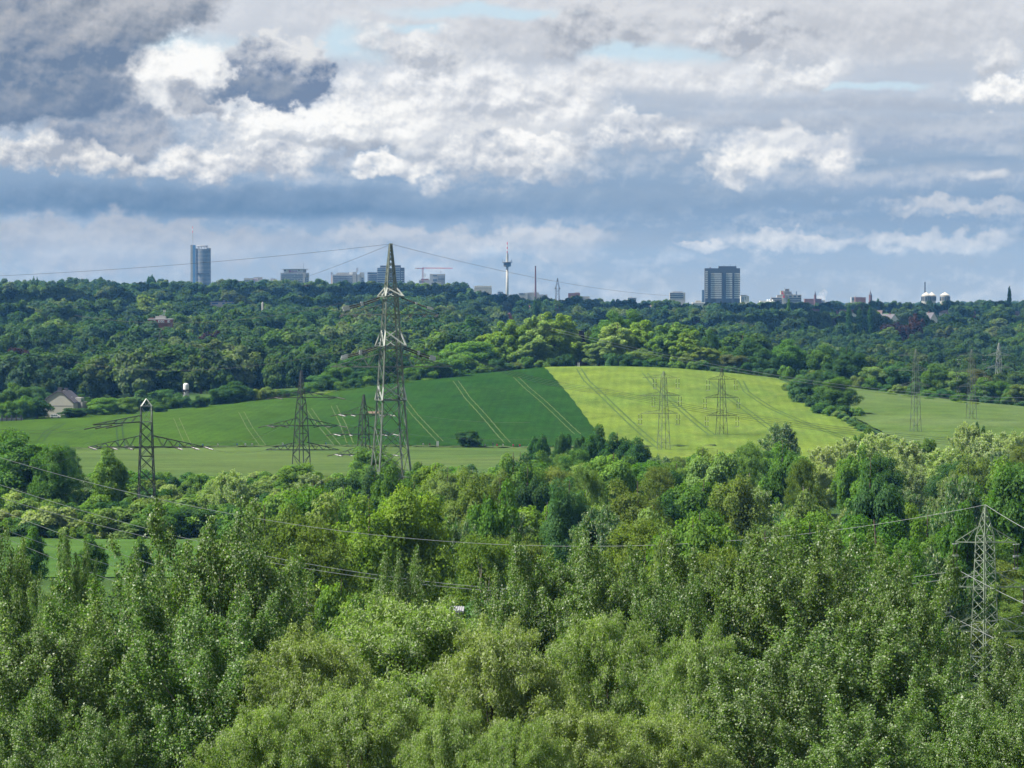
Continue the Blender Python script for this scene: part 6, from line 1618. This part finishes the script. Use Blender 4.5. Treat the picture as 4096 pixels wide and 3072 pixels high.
        MB().beam((0, 0, -.2), (0, 0, 1.35), .07).build('stick', B['grey'], o); MB().add([(0, 0, .75), (.42, .1, .68), (.40, -.05, 1.25), (0, 0, 1.32), (0, .03, .75), (.42, .13, .68), (.40, -.02, 1.25), (0, .03, 1.32)], [(0, 1, 2, 3), (7, 6, 5, 4), (0, 4, 5, 1), (1, 5, 6, 2), (2, 6, 7, 3), (3, 7, 4, 0)]).build('flag_cloth', B[m], o)
build_houses()

def build_person():
    D = 1102.5; x = at(1972, 1500, D).x
    z = h1(x, D) + .35
    root = empty('person', (x, D, z), 'person in dark clothes walking along the grass path right of the lone bush', 'person', None, R(70))
    me = bpy.data.meshes.new('body')
    vs = [(0, 0, .92), (0, 0.02, 1.18), (0, 0.03, 1.42), (0, 0.05, 1.52), (0, 0.07, 1.66), (.10, 0, .88), (.11, .14, .50), (.11, .10, .07), (.11, .24, .04), (-.10, 0, .88), (-.11, -.10, .50), (-.11, -.30, .12), (-.11, -.17, .04),
          (.19, 0.03, 1.40), (.25, -.08, 1.13), (.25, .02, .90), (-.19, 0.03, 1.40), (-.25, .10, 1.13), (-.25, .26, .96)]
    es = [(0, 1), (1, 2), (2, 3), (3, 4), (0, 5), (5, 6), (6, 7), (7, 8), (0, 9), (9, 10), (10, 11), (11, 12), (2, 13), (13, 14), (14, 15), (2, 16), (16, 17), (17, 18)]
    me.from_pydata(vs, es, [])
    o = link('body', me, root)
    me.materials.append(B['black_steel'])
    sk = o.modifiers.new('skin', 'SKIN')
    rad = [.14, .14, .15, .06, .11, .095, .07, .045, .04, .095, .07, .045, .04, .06, .045, .035, .06, .045, .035]
    for v, r in zip(me.skin_vertices[0].data, rad): v.radius = (r, r)
    me.skin_vertices[0].data[0].use_root = True
    o.modifiers.new('sub', 'SUBSURF').levels = 1
build_person()
def build_steam():
    m = bpy.data.materials.new('steam'); m.use_nodes = True; t = m.node_tree; t.nodes.clear(); q = NT(t)
    v = q.node('ShaderNodeVolumePrincipled', {'Color': (1, 1, 1, 1), 'Density': 0.016})
    for k in ('Density Attribute', 'Color Attribute', 'Temperature Attribute'): v.inputs[k].default_value = ''
    o = q.node('ShaderNodeOutputMaterial'); t.links.new(v.outputs[0], o.inputs['Volume'])
    m.cycles.homogeneous_volume = True
    mb = MB(); g = random.Random(6)
    c0 = at(3282, 1196, 6800)
    for i, (dx, dy, r) in enumerate(((0, 0, 9), (3, -10, 8), (9, -17, 7), (-7, 4, 7), (17, -26, 6), (10, 2, 6))):
        c = at(3282 + dx, 1194 + dy, 6800 + i * 3)
        k = len(mb.v)
        for a in range(7):
            th = PI * (a + .5) / 7
            for b_ in range(10):
                ph = 2 * PI * b_ / 10; rr = r * (1 + .22 * g.uniform(-1, 1))
                mb.v.append((c.x + rr * math.sin(th) * math.cos(ph), c.y + rr * math.sin(th) * math.sin(ph), c.z + rr * math.cos(th) * .9))
        for a in range(6):
            for b_ in range(10): mb.f.append((k + a * 10 + b_, k + (a + 1) * 10 + b_, k + (a + 1) * 10 + (b_ + 1) % 10, k + a * 10 + (b_ + 1) % 10))
        mb.f.append(tuple(k + j for j in range(10))); mb.f.append(tuple(k + 60 + j for j in range(10))[::-1])
    tag(mb.build('steam', m), 'small white puff of steam behind the church spire', kind='stuff')
build_steam()
# ------------------------------------------------------------------ clouds added overhead, out of view, to shade the far woods and left edge
def shade_cloud(x, y, z, rx, ry, rz, seed, label):
    g = np.random.default_rng(seed)
    n, m_ = 28, 18
    th = np.linspace(0.02, PI - 0.02, m_)[:, None]; ph = np.linspace(0, 2 * PI, n, endpoint=False)[None, :]
    d = np.stack([np.sin(th) * np.cos(ph), np.sin(th) * np.sin(ph), np.cos(th) + 0 * ph], -1)
    r = np.ones((m_, n))
    for k in range(60):
        c = unit(g.normal(size=3)); w = g.uniform(0.10, 0.35)
        r += g.uniform(0.05, 0.30) * np.exp(-((d - c) ** 2).sum(-1) / (2 * w * w))
    r *= 0.72
    P = d * r[..., None] * np.array([rx, ry, rz])
    P[..., 2] = np.maximum(P[..., 2], -0.25 * rz)           # flat base
    V_ = P.reshape(-1, 3)
    mb = MB()
    mb.v = [tuple(p) for p in V_]
    for i in range(m_ - 1):
        for j in range(n):
            mb.f.append((i * n + j, (i + 1) * n + j, (i + 1) * n + (j + 1) % n, i * n + (j + 1) % n))
    mb.f.append(tuple(range(n))[::-1]); mb.f.append(tuple((m_ - 1) * n + j for j in range(n)))
    o = mb.build('shade_cloud', plain('cloud_white', (0.8, 0.8, 0.82), 1.0, 0, 0.05, 0.01, 0.0), None, True)
    o.location = (x, y, z)
    tag(o, label, kind='stuff')
def build_shade_clouds():
    z = 900.0
    k = (z - 40) / math.tan(SUN_EL)
    ox, oy = math.sin(SUN_AZ) * k, math.cos(SUN_AZ) * k       # a cloud at (x + ox, y + oy) shades (x, y)
    for i, (x, y, rx, ry) in enumerate(((-330, 3050, 260, 200), (360, 2850, 330, 180), (150, 3700, 500, 260), (800, 3600, 260, 300), (-620, 2500, 200, 140))):
        shade_cloud(x + ox, y + oy, z + 20 * i, rx, ry, 120, 40 + i, 'unseen cumulus added high overhead to shade the far woods')
build_shade_clouds()
# ------------------------------------------------------------------ labels of the trees: look, then what they stand beside
MARKS = [(1563, 1960, 'the main pylon foot'), (585, 1980, 'the dark pylon foot'), (1205, 1850, 'the slender pylon'), (2655, 1800, 'the barley pylon with tilted arms'), (2890, 1780, 'the pylon with long insulators'), (3663, 1760, 'the pylon on the grey green field'),
         (3940, 2250, 'the near pylon'), (2400, 1780, 'the foot of the dark wheat'), (1876, 1790, 'the lone round bush'), (237, 1640, 'the plastered house'), (744, 1580, 'the white tank'), (2326, 1380, 'the dark stone tower'),
         (3160, 1780, 'the barley corner'), (300, 2230, 'the left meadow'), (3345, 1600, 'the round tree between the fields'), (638, 1330, 'the red brick block'), (1163, 1470, 'the white gabled house'), (1563, 1420, 'the main pylon arms'),
         (2029, 1300, 'the television tower'), (2890, 1330, 'the dark high rise'), (3600, 1330, 'the hillside houses'), (3995, 1460, 'the faint pylon'), (802, 1300, 'the tall glass tower'), (1980, 2600, 'the wide front willow'), (650, 2500, 'the front poplars'),
         (3200, 2400, 'the right poplars'), (2500, 2080, 'the middle of the wood'), (2050, 2000, 'the rim below the wheat'), (1250, 2050, 'the olive birch'), (3500, 2080, 'the tall maple'), (3300, 1900, 'the silvery willows'), (880, 1260, 'the white office'), (1655, 2000, 'the yellow maples'),
         (2850, 2000, 'the wood below the barley'), (3900, 1900, 'the right edge of the wood'), (900, 1900, 'the light strip of field'), (100, 1900, 'the left edge scrub'), (3700, 1600, 'the far edge of the right field'), (2700, 1470, 'the far edge of the barley'), (1600, 1530, 'the far edge of the wheat')]
NTH = ['nearest', 'second nearest', 'third nearest', 'fourth nearest', 'fifth nearest', 'sixth nearest', 'seventh nearest', 'eighth nearest', 'ninth nearest', 'tenth nearest', 'eleventh nearest', 'twelfth nearest', 'thirteenth nearest', 'fourteenth nearest']
def tree_labels():
    todo = {}
    gn = dict(poplar='poplars below the view point', willow='willows below the view point', broad='broadleaf trees of the wood', maple='tall maples of the wood', birch='birches of the wood', osier='willows of the wood', shrub='shrubs and bushes', young='young trees on the meadow edge',
              hill='trees on the hill top', far='nearest trees of the far woods', column='columnar poplars', conifer='conifers', bush_near='bushes')
    for p in PLANTED:
        o = p['o']
        if 'group' not in o: o['group'] = gn[p['sort']]
        if p['label']: continue
        px, py = p['mid']
        best = min(MARKS, key=lambda m: (m[0] - px) ** 2 + 1.6 * (m[1] - py) ** 2)
        dx, dy = px - best[0], py - best[1]
        where = ('right of' if dx > 0 else 'left of') if abs(dx) > 1.3 * abs(dy) else ('below' if dy > 0 else 'above')
        look = p['colour'] + ' ' + SORT[p['sort']]
        if p['sort'] == 'poplar': look = 'glossy poplar'
        todo.setdefault((look, where, best[2]), []).append((math.hypot(dx, dy), o))
    for (look, where, mark), L in todo.items():
        L.sort(key=lambda t: t[0])
        for i, (_, o) in enumerate(L):
            if len(L) == 1: o['label'] = '%s just %s %s' % (look, where, mark)
            else: o['label'] = '%s, %s %s %s' % (look, NTH[min(i, 13)], where, mark)
tree_labels()
# ------------------------------------------------------------------ haze
def build_haze():
    m = bpy.data.materials.new('haze')
    m.use_nodes = True
    t = m.node_tree
    t.nodes.clear()
    q = NT(t)
    v = q.node('ShaderNodeVolumePrincipled', {'Color': (0.16, 0.46, 1.0, 1), 'Density': 3.2e-5, 'Anisotropy': 0.0, 'Absorption Color': (1, 1, 1, 1)})
    v.inputs['Density Attribute'].default_value = ''
    v.inputs['Color Attribute'].default_value = ''
    v.inputs['Temperature Attribute'].default_value = ''
    o = q.node('ShaderNodeOutputMaterial')
    t.links.new(v.outputs[0], o.inputs['Volume'])
    m.cycles.homogeneous_volume = True
    b = MB().box(-4600, 4600, -420, 12400, 5.0, 222.0)
    tag(b.build('haze', m), 'thin blue summer haze over the valley and the city', kind='stuff')
build_haze()
